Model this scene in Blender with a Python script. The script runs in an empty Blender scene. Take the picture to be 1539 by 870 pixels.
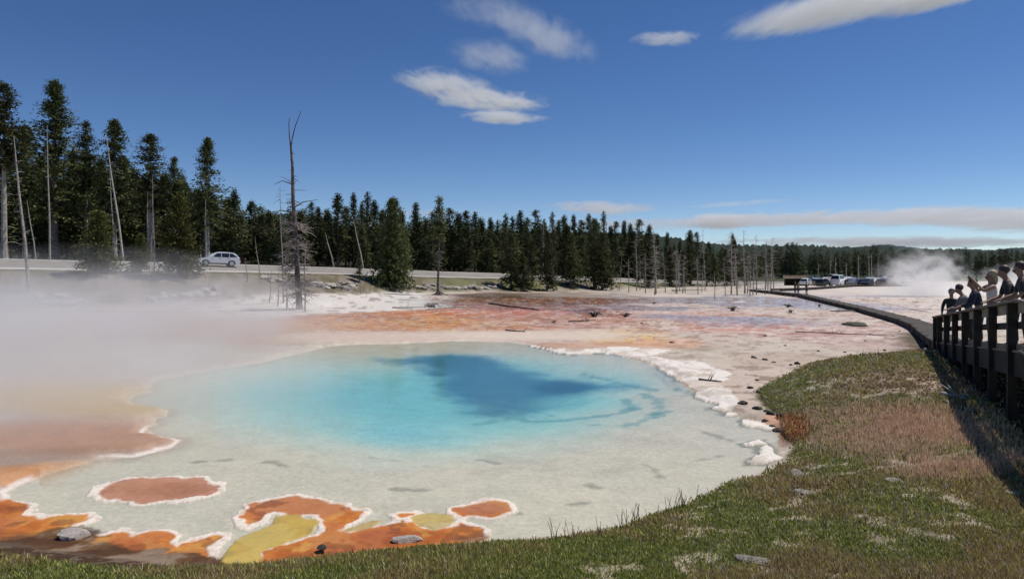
import bpy, bmesh, math, random
import numpy as np
from mathutils import Vector, Matrix
SC = bpy.context.scene
COL = SC.collection
R = math.radians
# ------------------------------------------------------------------ camera
F = 1026.0; CX = 769.5; HZ = 400.0; EYE = 3.8
cam_d = bpy.data.cameras.new('camera'); cam = bpy.data.objects.new('camera', cam_d); COL.objects.link(cam)
cam.location = (0, 0, EYE); cam.rotation_euler = (R(90), 0, 0)
cam_d.sensor_width = 36; cam_d.lens = F / 1539 * 36; cam_d.shift_y = -(435 - HZ) / 1539
cam_d.clip_start = 0.05; cam_d.clip_end = 60000
SC.camera = cam
# ------------------------------------------------------------------ light
SUN_EL = R(60); SUN_AZ = R(70)          # azimuth measured from +Y (ahead) towards +X (right)
sd = bpy.data.lights.new('sun', 'SUN'); sun = bpy.data.objects.new('sun', sd); COL.objects.link(sun)
sd.energy = 4.7; sd.angle = R(0.53); sd.color = (1.0, 0.94, 0.85)
svec = Vector((math.sin(SUN_AZ) * math.cos(SUN_EL), math.cos(SUN_AZ) * math.cos(SUN_EL), math.sin(SUN_EL)))
sun.rotation_euler = svec.to_track_quat('Z', 'Y').to_euler()
sun.location = svec * 60
vs = SC.view_settings
vs.view_transform = 'Standard'; vs.look = 'None'; vs.gamma = 1; vs.use_curve_mapping = False
vs.exposure = -0.10
SC.cycles.max_bounces = 10; SC.cycles.diffuse_bounces = 2; SC.cycles.glossy_bounces = 2
SC.cycles.transparent_max_bounces = 12; SC.cycles.volume_bounces = 6
SC.cycles.volume_max_steps = 128
SC.cycles.use_denoising = True; SC.cycles.use_adaptive_sampling = True; SC.cycles.adaptive_threshold = 0.02
SC.cycles.caustics_reflective = False; SC.cycles.caustics_refractive = False


def unp(px, py, z=0.0):
    t = (py - HZ) / F
    d = (EYE - z) / t
    return ((px - CX) / F * d, d)


def az_el(px, py):
    u = (px - CX) / F; v = (HZ - py) / F
    return math.atan(u), math.atan(v / math.sqrt(1 + u * u))


def lin(r, g, b):
    f = lambda c: (c / 255 / 12.92) if c / 255 <= 0.04045 else ((c / 255 + 0.055) / 1.055) ** 2.4
    return (f(r), f(g), f(b))


# ------------------------------------------------------------------ world: Nishita sky with cirrus
W = bpy.data.worlds.new('World'); SC.world = W; W.use_nodes = True
nt = W.node_tree; N = nt.nodes; L = nt.links; N.clear()


def nd(t, **k):
    n = N.new(t)
    for a, b in k.items():
        if a == 'inp':
            for i, v in b.items(): n.inputs[i].default_value = v
        else: setattr(n, a, b)
    return n


def mth(op, a, b=None, c=None, clamp=False):
    n = N.new('ShaderNodeMath'); n.operation = op; n.use_clamp = clamp
    for i, v in enumerate((a, b, c)):
        if v is None: continue
        if isinstance(v, (int, float)): n.inputs[i].default_value = v
        else: L.new(v, n.inputs[i])
    return n.outputs[0]


out = nd('ShaderNodeOutputWorld'); bg = nd('ShaderNodeBackground'); bg.inputs['Strength'].default_value = 0.105
sky = nd('ShaderNodeTexSky', sky_type='NISHITA', sun_disc=False)
sky.sun_elevation = SUN_EL; sky.sun_rotation = SUN_AZ; sky.altitude = 1200; sky.air_density = 0.72
sky.dust_density = 0.05; sky.ozone_density = 1.0
hs = nd('ShaderNodeHueSaturation', inp={'Hue': 0.507, 'Saturation': 1.24, 'Value': 0.99}); L.new(sky.outputs[0], hs.inputs['Color'])
L.new(hs.outputs[0], bg.inputs[0]); L.new(bg.outputs[0], out.inputs[0])

# ------------------------------------------------------------------ numpy noise and small maths
def _h(ix, iy, s):
    n = (ix.astype(np.int64) * 374761393 + iy.astype(np.int64) * 668265263 + s * 1442695041) & 0x7fffffff
    n = ((n ^ (n >> 13)) * 1274126177) & 0x7fffffff
    n = (n ^ (n >> 16)) & 0xffff
    return n / 65535.0


def vnoise(x, y, s=0):
    ix = np.floor(x); iy = np.floor(y); fx = x - ix; fy = y - iy
    fx = fx * fx * (3 - 2 * fx); fy = fy * fy * (3 - 2 * fy)
    a = _h(ix, iy, s); b = _h(ix + 1, iy, s); c = _h(ix, iy + 1, s); d = _h(ix + 1, iy + 1, s)
    return (a * (1 - fx) + b * fx) * (1 - fy) + (c * (1 - fx) + d * fx) * fy


def fbm(x, y, sc=1.0, o=4, s=0):
    x = np.asarray(x, float) / sc; y = np.asarray(y, float) / sc; t = 0; a = 0.5; tot_ = 0
    for k in range(o):
        t = t + a * vnoise(x + 17.3 * k, y - 9.1 * k, s + k); tot_ += a
        x, y = x * 1.92 + y * 0.6, y * 1.92 - x * 0.3; a *= 0.52
    return t / tot_


def ss(a, b, x):
    t = np.clip((np.asarray(x, float) - a) / (b - a), 0, 1)
    return t * t * (3 - 2 * t)


def sdf(poly, X, Y):
    """signed distance to a polygon, negative inside"""
    P = np.array(poly, float); n = len(P)
    best = np.full(X.shape, 1e18); inside = np.zeros(X.shape, bool)
    for i in range(n):
        ax, ay = P[i]; bx, by = P[(i + 1) % n]
        ex, ey = bx - ax, by - ay; l2 = ex * ex + ey * ey + 1e-12
        t = np.clip(((X - ax) * ex + (Y - ay) * ey) / l2, 0, 1)
        best = np.minimum(best, (X - ax - t * ex) ** 2 + (Y - ay - t * ey) ** 2)
        if ay != by:
            c = ((ay > Y) != (by > Y)) & (X < (bx - ax) * (Y - ay) / (by - ay) + ax)
            inside ^= c
    d = np.sqrt(best)
    return np.where(inside, -d, d)


def pdist(line, X, Y):
    P = np.array(line, float); best = np.full(X.shape, 1e18)
    for i in range(len(P) - 1):
        ax, ay = P[i]; bx, by = P[i + 1]
        ex, ey = bx - ax, by - ay; l2 = ex * ex + ey * ey + 1e-12
        t = np.clip(((X - ax) * ex + (Y - ay) * ey) / l2, 0, 1)
        best = np.minimum(best, (X - ax - t * ex) ** 2 + (Y - ay - t * ey) ** 2)
    return np.sqrt(best)


def WP(pts, z=0.0): return [unp(a, b, z) for a, b in pts]


# ------------------------------------------------------------------ plan of the place (outlines on the ground, in metres)
POOL = WP([(151, 688), (200, 686), (242, 676), (270, 661), (250, 648), (232, 632), (238, 618), (215, 605), (190, 600), (210, 585),
           (260, 570), (330, 555), (400, 543), (440, 533), (480, 524), (490, 520), (530, 517), (600, 516), (680, 512), (760, 513), (800, 519),
           (830, 526), (866, 531), (908, 529), (925, 530), (941, 538), (983, 549), (1012, 566), (1032, 582), (1055, 601), (1084, 607),
           (1080, 617), (1100, 624), (1118, 632), (1150, 642), (1172, 652), (1170, 660), (1166, 680), (1160, 697), (1140, 712), (1085, 731), (1050, 748), (1000, 766),
           (960, 780), (900, 798), (850, 804), (800, 808), (760, 810), (735, 811), (650, 822), (560, 832), (465, 845), (390, 845), (330, 848),
           (200, 840), (110, 822), (0, 808), (-120, 800), (-100, 770), (-30, 762), (8, 752), (12, 740), (32, 729), (57, 717), (118, 699)])
M1 = WP([(-120, 800), (-120, 758), (8, 752), (18, 755), (45, 755), (57, 763), (40, 773), (68, 777), (85, 773), (112, 771), (135, 771), (150, 776), (148, 783),
         (125, 790), (115, 796), (150, 802), (175, 798), (187, 793), (195, 795), (200, 805), (225, 797), (255, 796), (272, 797), (268, 805), (255, 815),
         (265, 822), (290, 808), (320, 798), (345, 797), (355, 803), (352, 812), (335, 818), (325, 826), (318, 852), (200, 850), (110, 832), (0, 815)])
M2 = WP([(346, 791), (354, 781), (362, 767), (374, 758), (402, 749), (449, 744), (483, 749), (496, 756), (521, 758), (533, 766), (552, 764), (555, 770),
         (543, 784), (530, 789), (518, 796), (530, 797), (558, 791), (590, 781), (577, 774), (608, 767), (624, 767), (636, 774), (618, 777), (630, 789),
         (652, 795), (680, 788), (686, 780), (671, 770), (666, 763), (699, 756), (730, 749), (755, 750), (772, 758), (772, 769), (742, 778), (708, 778),
         (699, 783), (727, 788), (744, 795), (741, 805), (724, 812), (652, 824), (558, 836), (465, 850), (392, 850), (391, 831), (409, 820), (434, 816), (455, 811),
         (471, 803), (482, 783), (474, 778), (443, 774), (412, 774), (407, 786), (380, 795), (371, 800), (356, 794)])
YEL = WP([(320, 856), (352, 812), (371, 802), (407, 788), (412, 775), (443, 774), (474, 780), (480, 785), (468, 802), (434, 815), (391, 830), (394, 856)])
YEL2 = WP([(520, 797), (540, 786), (560, 780), (580, 780), (558, 793), (530, 799)])
YEL3 = WP([(618, 778), (650, 770), (672, 772), (686, 782), (675, 792), (652, 797), (630, 790)])
M3 = WP([(142, 731), (164, 724), (199, 717), (249, 715), (306, 717), (331, 726), (336, 736), (320, 747), (285, 754), (214, 759), (157, 754), (134, 745)])
C1 = WP([(795, 519), (827, 524), (866, 529), (908, 526), (925, 524), (1009, 529), (975, 539), (1006, 543), (1055, 549), (1095, 562), (1085, 580), (1105, 598),
         (1116, 610), (1112, 625), (1096, 624), (1078, 618), (1084, 606), (1055, 600), (1032, 581), (1012, 565), (983, 548), (941, 538), (908, 531), (866, 533), (827, 528)])
C2 = WP([(1109, 630), (1124, 629), (1150, 638), (1180, 649), (1150, 647), (1120, 640)])
C3 = WP([(1121, 668), (1132, 659), (1152, 660), (1161, 679), (1166, 690), (1146, 699), (1118, 699), (1130, 690), (1149, 685), (1145, 670)])
GRASS = WP([(a_, b_ + (26 - 13 * min(max(a_ - 250, 0) / 250, 1) if a_ < 800 else 13 - 13 * min((a_ - 800) / 390, 1))) for a_, b_ in [(-900, 815), (-300, 812), (0, 815), (100, 827), (200, 837), (330, 841), (400, 838), (465, 834), (558, 825), (652, 815), (724, 809), (800, 806), (850, 801), (900, 795),
            (960, 778), (1010, 764), (1060, 745), (1085, 728), (1130, 722), (1165, 705), (1190, 690), (1195, 670), (1175, 645), (1168, 622), (1145, 602),
            (1140, 585), (1180, 567), (1210, 551), (1280, 543), (1340, 543), (1380, 541), (1388, 520)]], 0.1) + [(17.6, 26.5), (18.6, 25), (12.0, 11), (9, 4), (6, -3), (0, -8), (-30, -8), (-30, 4)]
WHITE = WP([(300, 462), (400, 450), (470, 444), (620, 441), (648, 452), (672, 462), (560, 466), (455, 472), (340, 480)], 0.15)
VENT = WP([(585, 534), (640, 529), (680, 526), (730, 531), (770, 543), (820, 556), (885, 563), (915, 565), (935, 570), (915, 575), (892, 578),
           (880, 590), (835, 600), (790, 608), (740, 613), (705, 603), (690, 590), (672, 572), (655, 552), (640, 542), (610, 538)])

UK = np.array([-3.0, -1.0, -.75, -.434, -.263, -.0195, .127, .273, .419, .71, 3.0])
DN = np.array([40., 61, 68, 75, 85, 112, 139, 169, 182, 178, 150.])
DF = np.array([51., 72, 79, 86, 96, 124, 151, 181, 196, 215, 190.])
ZN = np.array([3.5, 3.5, 3.47, 3.14, 2.8, 1.73, .68, -.6, -.85, -.85, -.8])
ZF = np.array([4.7, 4.7, 4.68, 4.13, 3.6, 2.47, 1.3, -.2, -.75, -.75, -.7])


def terrain(X, Y, full=True):
    X = np.asarray(X, float); Y = np.asarray(Y, float)
    D = np.maximum(Y, 1.0); u = X / D
    z = 0.10 + 0.05 * (fbm(X, Y, 3.0, 3, 5) - .5)
    z = z - 0.95 * ss(38, 120, D) * ss(-.15, .25, u) + 0.9 * ss(56, 70, D) * ss(-.1, -.35, u) + 0.35 * ss(60, 100, D) * ss(.1, -.15, u)
    dn = np.interp(u, UK, DN); df = np.interp(u, UK, DF); zn = np.interp(u, UK, ZN); zf = np.interp(u, UK, ZF)
    bump = (fbm(X, Y, 4.0, 4, 9) - .5) * 1.0
    t = ss(0, 1, (D - (dn - 11)) / 10.0)
    z = z * (1 - t) + (zn - .03) * t + bump * 4 * t * (1 - t) * .45 * ss(.25, 0, u)
    r = np.clip((D - dn) / (df - dn), 0, 1)
    z = np.where(D > dn, zn + (zf - zn) * r - .03, z)
    z = np.where(D > df, zf - .03 + 0.012 * (np.minimum(D, 400) - df) * ss(.35, -.2, u) + bump * .5 * ss(0, 12, D - df), z)
    g = sdf(GRASS, X, Y) if full else None
    if full:
        inn = np.maximum(-g, 0)
        z = z + np.where(g < 0, 1.12 * (1 - np.exp(-inn / 3.0)) + 0.05 * (1 - np.exp(-inn / .08)) + .10 * (fbm(X, Y, 1.1, 4, 21) - .5) * ss(0, .5, inn), 0)
        p = sdf(POOL, X, Y)
        near = p < 6
        jag = (fbm(X, Y, .35, 3, 31) - .5) * .22
        pj = p + jag + (fbm(X, Y, 1.6, 4, 33) - .5) * 1.8 * ss(420, 250, CX + F * X / D) * ss(13.5, 15, Y)
        # bowl
        v = sdf(VENT, X, Y)
        pxx = CX + F * X / D; pyy = HZ + F * EYE / D
        tqb = np.sqrt(((pxx - 690) / 340) ** 2 + ((pyy - 590) / np.where(pyy < 590, 70, 118)) ** 2)
        bowl = 0.012 * ss(0, 1, -pj) + 0.14 * ss(1.15, .5, tqb) + 0.14 * ss(3.5, 0, v)
        land = 0.010 + (z - 0.010) * ss(0, .5, pj)
        z = np.where(pj < 0, np.where(g < 0, z, -0.010 * ss(0, .12, -pj) - bowl * ss(.0, .5, -pj)), np.where(g < 0, z, land))
        return z, g, p, pj, v
    return z


def gz(x, y):
    r = terrain(np.array([x]), np.array([y]))
    return float(r[0][0])


def at(px, D):
    """ground point under picture column px at distance D"""
    x = (px - CX) / F * D
    return x, D, gz(x, D)


# ------------------------------------------------------------------ mesh helpers
def mesh_np(name, V, Fq, mat=None, smooth=False, parent=None, attrs=None, link=True):
    """Fq: (n,k) int array"""
    V = np.asarray(V, np.float32); Fq = np.asarray(Fq, np.int32)
    me = bpy.data.meshes.new(name); n, k = Fq.shape
    me.vertices.add(len(V)); me.vertices.foreach_set('co', V.ravel())
    me.loops.add(n * k); me.loops.foreach_set('vertex_index', Fq.ravel())
    me.polygons.add(n); me.polygons.foreach_set('loop_start', np.arange(0, n * k, k, dtype=np.int32))
    me.polygons.foreach_set('loop_total', np.full(n, k, np.int32))
    if smooth: me.polygons.foreach_set('use_smooth', np.ones(n, bool))
    me.update(calc_edges=True)
    if attrs:
        for an, (ty, dat) in attrs.items():
            a = me.attributes.new(an, ty, 'POINT')
            if ty == 'FLOAT_COLOR': a.data.foreach_set('color', np.asarray(dat, np.float32).ravel())
            else: a.data.foreach_set('value', np.asarray(dat, np.float32).ravel())
    if mat: me.materials.append(mat)
    if not link: return me
    o = bpy.data.objects.new(name, me); COL.objects.link(o)
    if parent: o.parent = parent
    return o


def tag(o, label=None, cat=None, group=None, kind=None):
    if label: o['label'] = label
    if cat: o['category'] = cat
    if group: o['group'] = group
    if kind: o['kind'] = kind
    return o


def empty(name, loc, rz=0):
    o = bpy.data.objects.new(name, None); COL.objects.link(o); o.location = loc; o.rotation_euler = (0, 0, rz)
    o.empty_display_size = .2
    return o


class MB:
    def __init__(s): s.v = []; s.f = []
    def add(s, vs_, fs_):
        b = len(s.v); s.v += [tuple(p) for p in vs_]; s.f += [tuple(i + b for i in f) for f in fs_]
    def box(s, c, d, rz=0.0, M=None):
        x, y, z = d[0] / 2, d[1] / 2, d[2] / 2
        P = [Vector(p) for p in ((-x, -y, -z), (x, -y, -z), (x, y, -z), (-x, y, -z), (-x, -y, z), (x, -y, z), (x, y, z), (-x, y, z))]
        Q = M if M is not None else Matrix.Rotation(rz, 3, 'Z')
        s.add([Vector(c) + Q @ p for p in P], [(0, 3, 2, 1), (4, 5, 6, 7), (0, 1, 5, 4), (1, 2, 6, 5), (2, 3, 7, 6), (3, 0, 4, 7)])
    def beam(s, a, b, w, h):
        a = Vector(a); b = Vector(b); d = b - a; l = d.length
        x = d.normalized(); y = Vector((0, 0, 1)).cross(x)
        if y.length < 1e-4: y = Vector((0, 1, 0))
        y.normalize(); z = x.cross(y)
        s.box((a + b) / 2, (l, w, h), M=Matrix((x, y, z)).transposed())
    def tube(s, pts, rad, n=6, cap=True):
        pts = [Vector(p) for p in pts]; b = len(s.v)
        for i, p in enumerate(pts):
            d = (pts[min(i + 1, len(pts) - 1)] - pts[max(i - 1, 0)]).normalized()
            x = d.cross(Vector((0.13, 0.07, 1))) if abs(d.z) < .95 else d.cross(Vector((0, 1, 0)))
            x.normalize(); y = d.cross(x); r = rad[i] if hasattr(rad, '__len__') else rad
            for k in range(n):
                a = 2 * math.pi * k / n; s.v.append(tuple(p + x * (r * math.cos(a)) + y * (r * math.sin(a))))
        for i in range(len(pts) - 1):
            for k in range(n):
                k2 = (k + 1) % n; s.f.append((b + i * n + k, b + i * n + k2, b + (i + 1) * n + k2, b + (i + 1) * n + k))
        if cap:
            s.f.append(tuple(b + k for k in reversed(range(n)))); s.f.append(tuple(b + (len(pts) - 1) * n + k for k in range(n)))
    def mesh(s, name, mat, smooth=False):
        me = bpy.data.meshes.new(name); me.from_pydata(s.v, [], s.f); me.update()
        if smooth: me.polygons.foreach_set('use_smooth', [True] * len(me.polygons))
        if mat: me.materials.append(mat)
        return me
    def build(s, name, mat, parent=None, smooth=False):
        o = bpy.data.objects.new(name, s.mesh(name, mat, smooth)); COL.objects.link(o)
        if parent: o.parent = parent
        return o


def link_mesh(name, me, parent=None):
    o = bpy.data.objects.new(name, me); COL.objects.link(o)
    if parent: o.parent = parent
    return o


def bevel(o, w=.02, seg=2, angle=35):
    m = o.modifiers.new('bevel', 'BEVEL'); m.width = w; m.segments = seg; m.limit_method = 'ANGLE'; m.angle_limit = R(angle)
    return o


# ------------------------------------------------------------------ materials
def mat(name, col=(.5, .5, .5), rough=.8, metal=0., var=.15, sc=6., bump=0., bscale=30., spec=.5, obj_rand=0., col2=None, coords='Object', trans=0.):
    m = bpy.data.materials.new(name); m.use_nodes = True
    n = m.node_tree.nodes; l = m.node_tree.links; b = n['Principled BSDF']
    b.inputs['Roughness'].default_value = rough; b.inputs['Metallic'].default_value = metal
    b.inputs['Specular IOR Level'].default_value = spec
    t = n.new('ShaderNodeTexCoord'); z = n.new('ShaderNodeTexNoise'); z.inputs['Scale'].default_value = sc; z.inputs['Detail'].default_value = 5
    l.new(t.outputs[coords], z.inputs['Vector'])
    rp = n.new('ShaderNodeValToRGB'); rp.color_ramp.elements[0].position = .3; rp.color_ramp.elements[1].position = .7
    c2 = col2 or tuple(min(1, c * (1 + var)) for c in col); c1 = col if col2 else tuple(c * (1 - var) for c in col)
    rp.color_ramp.elements[0].color = (*c1, 1); rp.color_ramp.elements[1].color = (*c2, 1)
    l.new(z.outputs[0], rp.inputs[0]); src = rp.outputs[0]
    if obj_rand:
        oi = n.new('ShaderNodeObjectInfo'); mr = n.new('ShaderNodeMapRange'); mr.inputs[3].default_value = 1 - obj_rand; mr.inputs[4].default_value = 1 + obj_rand
        l.new(oi.outputs['Random'], mr.inputs[0]); h = n.new('ShaderNodeHueSaturation'); l.new(mr.outputs[0], h.inputs['Value']); l.new(src, h.inputs['Color'])
        mr2 = n.new('ShaderNodeMapRange'); mr2.inputs[3].default_value = .485; mr2.inputs[4].default_value = .515
        l.new(oi.outputs['Random'], mr2.inputs[0]); l.new(mr2.outputs[0], h.inputs['Hue']); src = h.outputs[0]
    l.new(src, b.inputs['Base Color'])
    if bump:
        z2 = n.new('ShaderNodeTexNoise'); z2.inputs['Scale'].default_value = bscale; z2.inputs['Detail'].default_value = 4
        l.new(t.outputs[coords], z2.inputs['Vector']); bp = n.new('ShaderNodeBump'); bp.inputs['Strength'].default_value = bump; bp.inputs['Distance'].default_value = .05
        l.new(z2.outputs[0], bp.inputs['Height']); l.new(bp.outputs[0], b.inputs['Normal'])
    if trans:
        tr = n.new('ShaderNodeBsdfTranslucent'); l.new(src, tr.inputs[0]); mx = n.new('ShaderNodeMixShader'); mx.inputs[0].default_value = trans
        l.new(b.outputs[0], mx.inputs[1]); l.new(tr.outputs[0], mx.inputs[2]); l.new(mx.outputs[0], n['Material Output'].inputs[0])
    return m


M_needle = mat('pine_needles', (.030, .044, .016), .75, sc=1.3, col2=(.145, .155, .060), obj_rand=.3, spec=.2, trans=.12)
M_needle2 = mat('young_needles', (.042, .056, .016), .75, sc=1.8, col2=(.15, .155, .045), obj_rand=.25, spec=.2, trans=.15)
M_needle3 = mat('far_needles', (.034, .046, .020), .85, sc=.6, col2=(.14, .145, .062), obj_rand=.35, spec=.1)
M_bark = mat('bark', (.10, .08, .065), .9, sc=4, col2=(.27, .24, .21), bump=.6, bscale=14, obj_rand=.15)
M_palebark = mat('pale_bark', (.24, .22, .19), .9, sc=3, col2=(.45, .42, .38), bump=.5, bscale=14, obj_rand=.15)
M_palerock = mat('pale_rock', (.38, .34, .31), .9, sc=5, col2=(.62, .57, .52), bump=.8, bscale=14)
M_dead = mat('dead_wood', (.16, .14, .125), .9, sc=3, col2=(.42, .39, .35), bump=.5, bscale=16, obj_rand=.2)
M_darkdead = mat('dark_dead_wood', (.035, .03, .03), .9, sc=2.2, col2=(.16, .14, .13), bump=.5, bscale=16)
M_rock = mat('grey_rock', (.20, .18, .155), .9, sc=2.5, col2=(.46, .42, .37), bump=.9, bscale=9, obj_rand=.2)
M_darkrock = mat('dark_rock', (.03, .027, .025), .9, sc=5, col2=(.12, .10, .09), bump=.9, bscale=20, obj_rand=.2)
M_wood = mat('weathered_wood', (.10, .085, .07), .85, sc=5, col2=(.24, .21, .18), bump=.4, bscale=25)
M_oldwood = mat('old_grey_boards', (.03, .024, .018), .85, sc=5, col2=(.085, .068, .052), bump=.4, bscale=25)
M_darkwood = mat('dark_timber', (.012, .010, .008), .85, sc=5, col2=(.034, .028, .022), bump=.4, bscale=25)

# ------------------------------------------------------------------ ground sheet
t1 = np.arange(1100, 500, -5.0); t2 = np.arange(500, 10, -1.55); t3 = np.array([9, 7.5, 6, 4.5, 3.2, 2.2, 1.4, .8, .45])
T = np.concatenate([t1, t2, t3]); DD = EYE * F / T
DD = np.concatenate([[0.2, 1.0, 2.0], DD])
ui = np.arange(-.80, .8001, 1.55 / F)
UU = np.concatenate([[-4, -3, -2.2, -1.6, -1.3, -1.1, -.98, -.9, -.85], ui, [.85, .9, .98, 1.1, 1.3, 1.6, 2.2, 3, 4]])
nr, nc = len(DD), len(UU)
GD, GU = np.meshgrid(DD, UU, indexing='ij')
X = (GD * GU).ravel(); Y = GD.ravel()
z, g, p, pj, v = terrain(X, Y)
PX = CX + F * X / np.maximum(Y, .1); PY = HZ + F * (EYE - z) / np.maximum(Y, .1)
far = Y > 420
z = np.where(far, z + 10 * ss(420, 2500, Y), z)
n8 = fbm(X, Y, 8, 4, 1); n4 = fbm(X, Y, 4, 4, 2); n1 = fbm(X, Y, 1.0, 4, 3); n03 = fbm(X, Y, .28, 3, 4); n01 = fbm(X, Y, .09, 2, 6)
nA = fbm(X * .8 + Y * .6 + 3 * n4, Y * .8 - X * .6, .9, 6, 91); nB = fbm(X * .7 - Y * .71 + 2 * n4, Y * .7 + X * .71, .5, 6, 95)
C = np.empty((len(X), 3)); wet = np.zeros(len(X))


def S(*c): return np.array(lin(*c))


def bl(mask, c, amt=1.0):
    global C
    m = (np.clip(mask, 0, 1) * amt)[:, None]
    C = C * (1 - m) + S(*c) * m


def ell(cx, cy, rx, ry, soft=.5, nz_=.35, noise=None):
    q = np.sqrt(((PX - cx) / rx) ** 2 + ((PY - cy) / ry) ** 2) + ((n4 if noise is None else noise) - .5) * 2 * nz_
    return 1 - ss(1 - soft, 1 + soft * .4, q)


C[:] = S(176, 164, 150)
bl(ss(.4, .6, n4), (192, 181, 168), .8)
bl(ss(.52, .64, nA), (156, 142, 128), .5)
# -- cream flats right of the low walkway
bl(ss(1120, 1240, PX + (PY - 437) * -2.2) * ss(60, 50, PY - 400 - 30), (204, 194, 184), .9)
# -- pink / lavender film over the flats
bl(ell(760, 478, 380, 34, .5), (176, 144, 132), .8)
bl(ell(1180, 478, 240, 42, .5), (180, 162, 150), .8)
bl(ell(1180, 478, 250, 44, .5) * ss(.45, .6, n1), (196, 182, 176), .6)
bl(ell(1300, 505, 150, 22, .5), (186, 160, 158), .6)
bl(ell(700, 480, 300, 26, .4) * ss(.47, .58, n4), (174, 120, 88), .85)
bl(ell(700, 472, 330, 18, .4) * ss(.52, .6, n1), (180, 106, 74), .6)
bl(ell(800, 464, 150, 12, .5) * ss(.45, .55, n1), (180, 130, 118), .7)
bl(ell(560, 482, 170, 17, .4), (180, 122, 78), .85)
bl(ell(590, 488, 200, 14, .4) * ss(.42, .56, n1), (186, 150, 104), .7)
bl(ell(500, 474, 120, 9, .5) * ss(.45, .55, n1), (150, 98, 74), .8)
bl(ell(745, 466, 120, 10, .4) * ss(.42, .55, n1), (182, 98, 62), .7)
bl(ell(820, 449, 160, 11, .3, .25), (122, 84, 44), 1)
bl(ell(830, 451, 150, 8, .4) * ss(.46, .56, n1), (166, 104, 48), .8)
bl(ell(760, 444, 90, 5, .4, .2), (88, 64, 34), .95)
bl(ell(900, 470, 48, 8, .4), (128, 84, 66), .9)
bl(ell(1110, 492, 130, 8, .4, .5) * ss(.4, .52, n1), (182, 116, 96), .7)
bl(ell(1050, 478, 110, 10, .5) * ss(.42, .55, n1), (178, 132, 122), .6)
bl(ell(1230, 503, 120, 5, .5, .5), (176, 134, 130), .5)
bl(ell(940, 508, 75, 13, .6, .35), (206, 172, 118), .85)
bl(ell(900, 504, 40, 7, .6, .35), (196, 182, 100), .5)
bl(ell(1000, 516, 60, 10, .5), (200, 150, 118), .6)
# fine vein pattern over the mats
vein = np.abs(fbm(X, Y, 2.2, 4, 71) - .5)
bl(ss(.035, .0, vein) * ss(440, 450, PY) * ss(530, 505, PY) * ss(380, 460, PX), (112, 78, 62), .55)
vein2 = np.abs(fbm(X, Y, 3.4, 4, 75) - .5)
bl(ss(.03, .0, vein2) * ss(445, 455, PY) * ss(530, 505, PY) * ss(700, 900, PX), (214, 204, 196), .6)
wet = ell(1120, 462, 330, 34, .5) * 1.0 * ss(.42, .52, n8) + ell(800, 452, 230, 16, .5) * 1.0 + ell(720, 472, 320, 24, .4) * .5 * ss(.45, .55, n4)
bl(ss(440, 450, PY) * ss(525, 510, PY) * ss(420, 500, PX) * ss(1420, 1380, PX) * ss(.56, .64, nA), (136, 98, 82), .55)
bl(ss(440, 450, PY) * ss(525, 510, PY) * ss(420, 500, PX) * ss(1420, 1380, PX) * ss(.42, .36, nB), (202, 184, 172), .45)
# -- pale apron behind the pool
bl(ell(640, 507, 300, 11, .5, .3), (194, 176, 164), .9)
bl(ell(800, 503, 190, 9, .5, .3), (202, 188, 174), .8)
bl(ell(880, 519, 110, 6, .5, .3), (190, 140, 116), .5)
# -- white sinter islands by the snag
w = sdf(WHITE, X, Y)
bl(ss(1.5, -.5, w + (n4 - .5) * 5), (206, 200, 192))
bl(ss(1.5, -.5, w + (n4 - .5) * 5) * ss(.58, .66, n1), (130, 118, 108), .7)
bl(ell(470, 458, 60, 7, .4), (226, 222, 216), .7)
# -- strips of pale ground right by the foot of the bank
bl(ell(1000, 444, 260, 5, .5, .4), (196, 184, 172), .8)
bl(ell(900, 438, 180, 4, .5, .3), (176, 164, 148), .8)
# -- left part of the spring, under the steam
L1 = ss(480, 330, PX) * ss(468, 480, PY) * ss(800, 740, PY)
bl(L1, (174, 162, 154), .9)
bl(ell(120, 600, 190, 34, .6), (184, 158, 106), .8)
bl(ell(90, 655, 210, 34, .5), (164, 124, 98), .85)
bl(ell(60, 690, 160, 22, .5), (132, 108, 92), .6)
bl(ell(50, 716, 100, 20, .4, .25), (184, 128, 78), .75)
bl(ell(110, 700, 70, 9, .5, .3), (190, 142, 100), .6)
bl(ell(330, 500, 160, 22, .6), (168, 138, 118), .6)
# -- beige rubble apron between the white crust and the grass
bl(ell(1130, 575, 90, 40, .5), (188, 172, 160), .85)
bl(ell(1180, 540, 130, 14, .6), (178, 160, 146), .7)
bl(ell(1130, 585, 80, 45, .5) * ss(.54, .62, nB), (118, 98, 84), .6)
bl(ell(1160, 636, 20, 16, .5), (190, 138, 108), .7)
bl((PX > 1000) * (PX < 1420) * ss(500, 520, PY) * ss(600, 560, PY) * ss(.57, .66, nB), (132, 114, 100), .5)
# -- embankment, road verge, forest floor
u_ = X / np.maximum(Y, 1); dn_ = np.interp(u_, UK, DN); df_ = np.interp(u_, UK, DF)
emb = ss(-13, -9, Y - dn_ + (n4 - .5) * 4)
bl(emb * ss(.40, .30, u_), (128, 118, 106), 1)
bl(emb * ss(.40, .30, u_) * ss(.45, .6, n1), (92, 88, 64), .8)
bl(emb * ss(.40, .30, u_) * ss(.5, .62, n4) * ss(-.2, .0, u_), (100, 104, 60), .9)
bl(emb * ss(.40, .30, u_) * ss(-3, -.5, Y - dn_), (96, 94, 70), .9)
bl(ss(0, 3, Y - df_), (84, 78, 58), 1)
bl(ss(0, 3, Y - df_) * ss(.5, .6, n8), (60, 62, 40), .9)
bl(ss(.36, .42, u_) * ss(DF[8] + 8, DF[8] + 20, Y), (88, 96, 66), 1)
bl(ss(210, 300, Y), (52, 60, 40), 1)
emb = emb * ss(.40, .30, u_)
wet = wet * (1 - emb)
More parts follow.
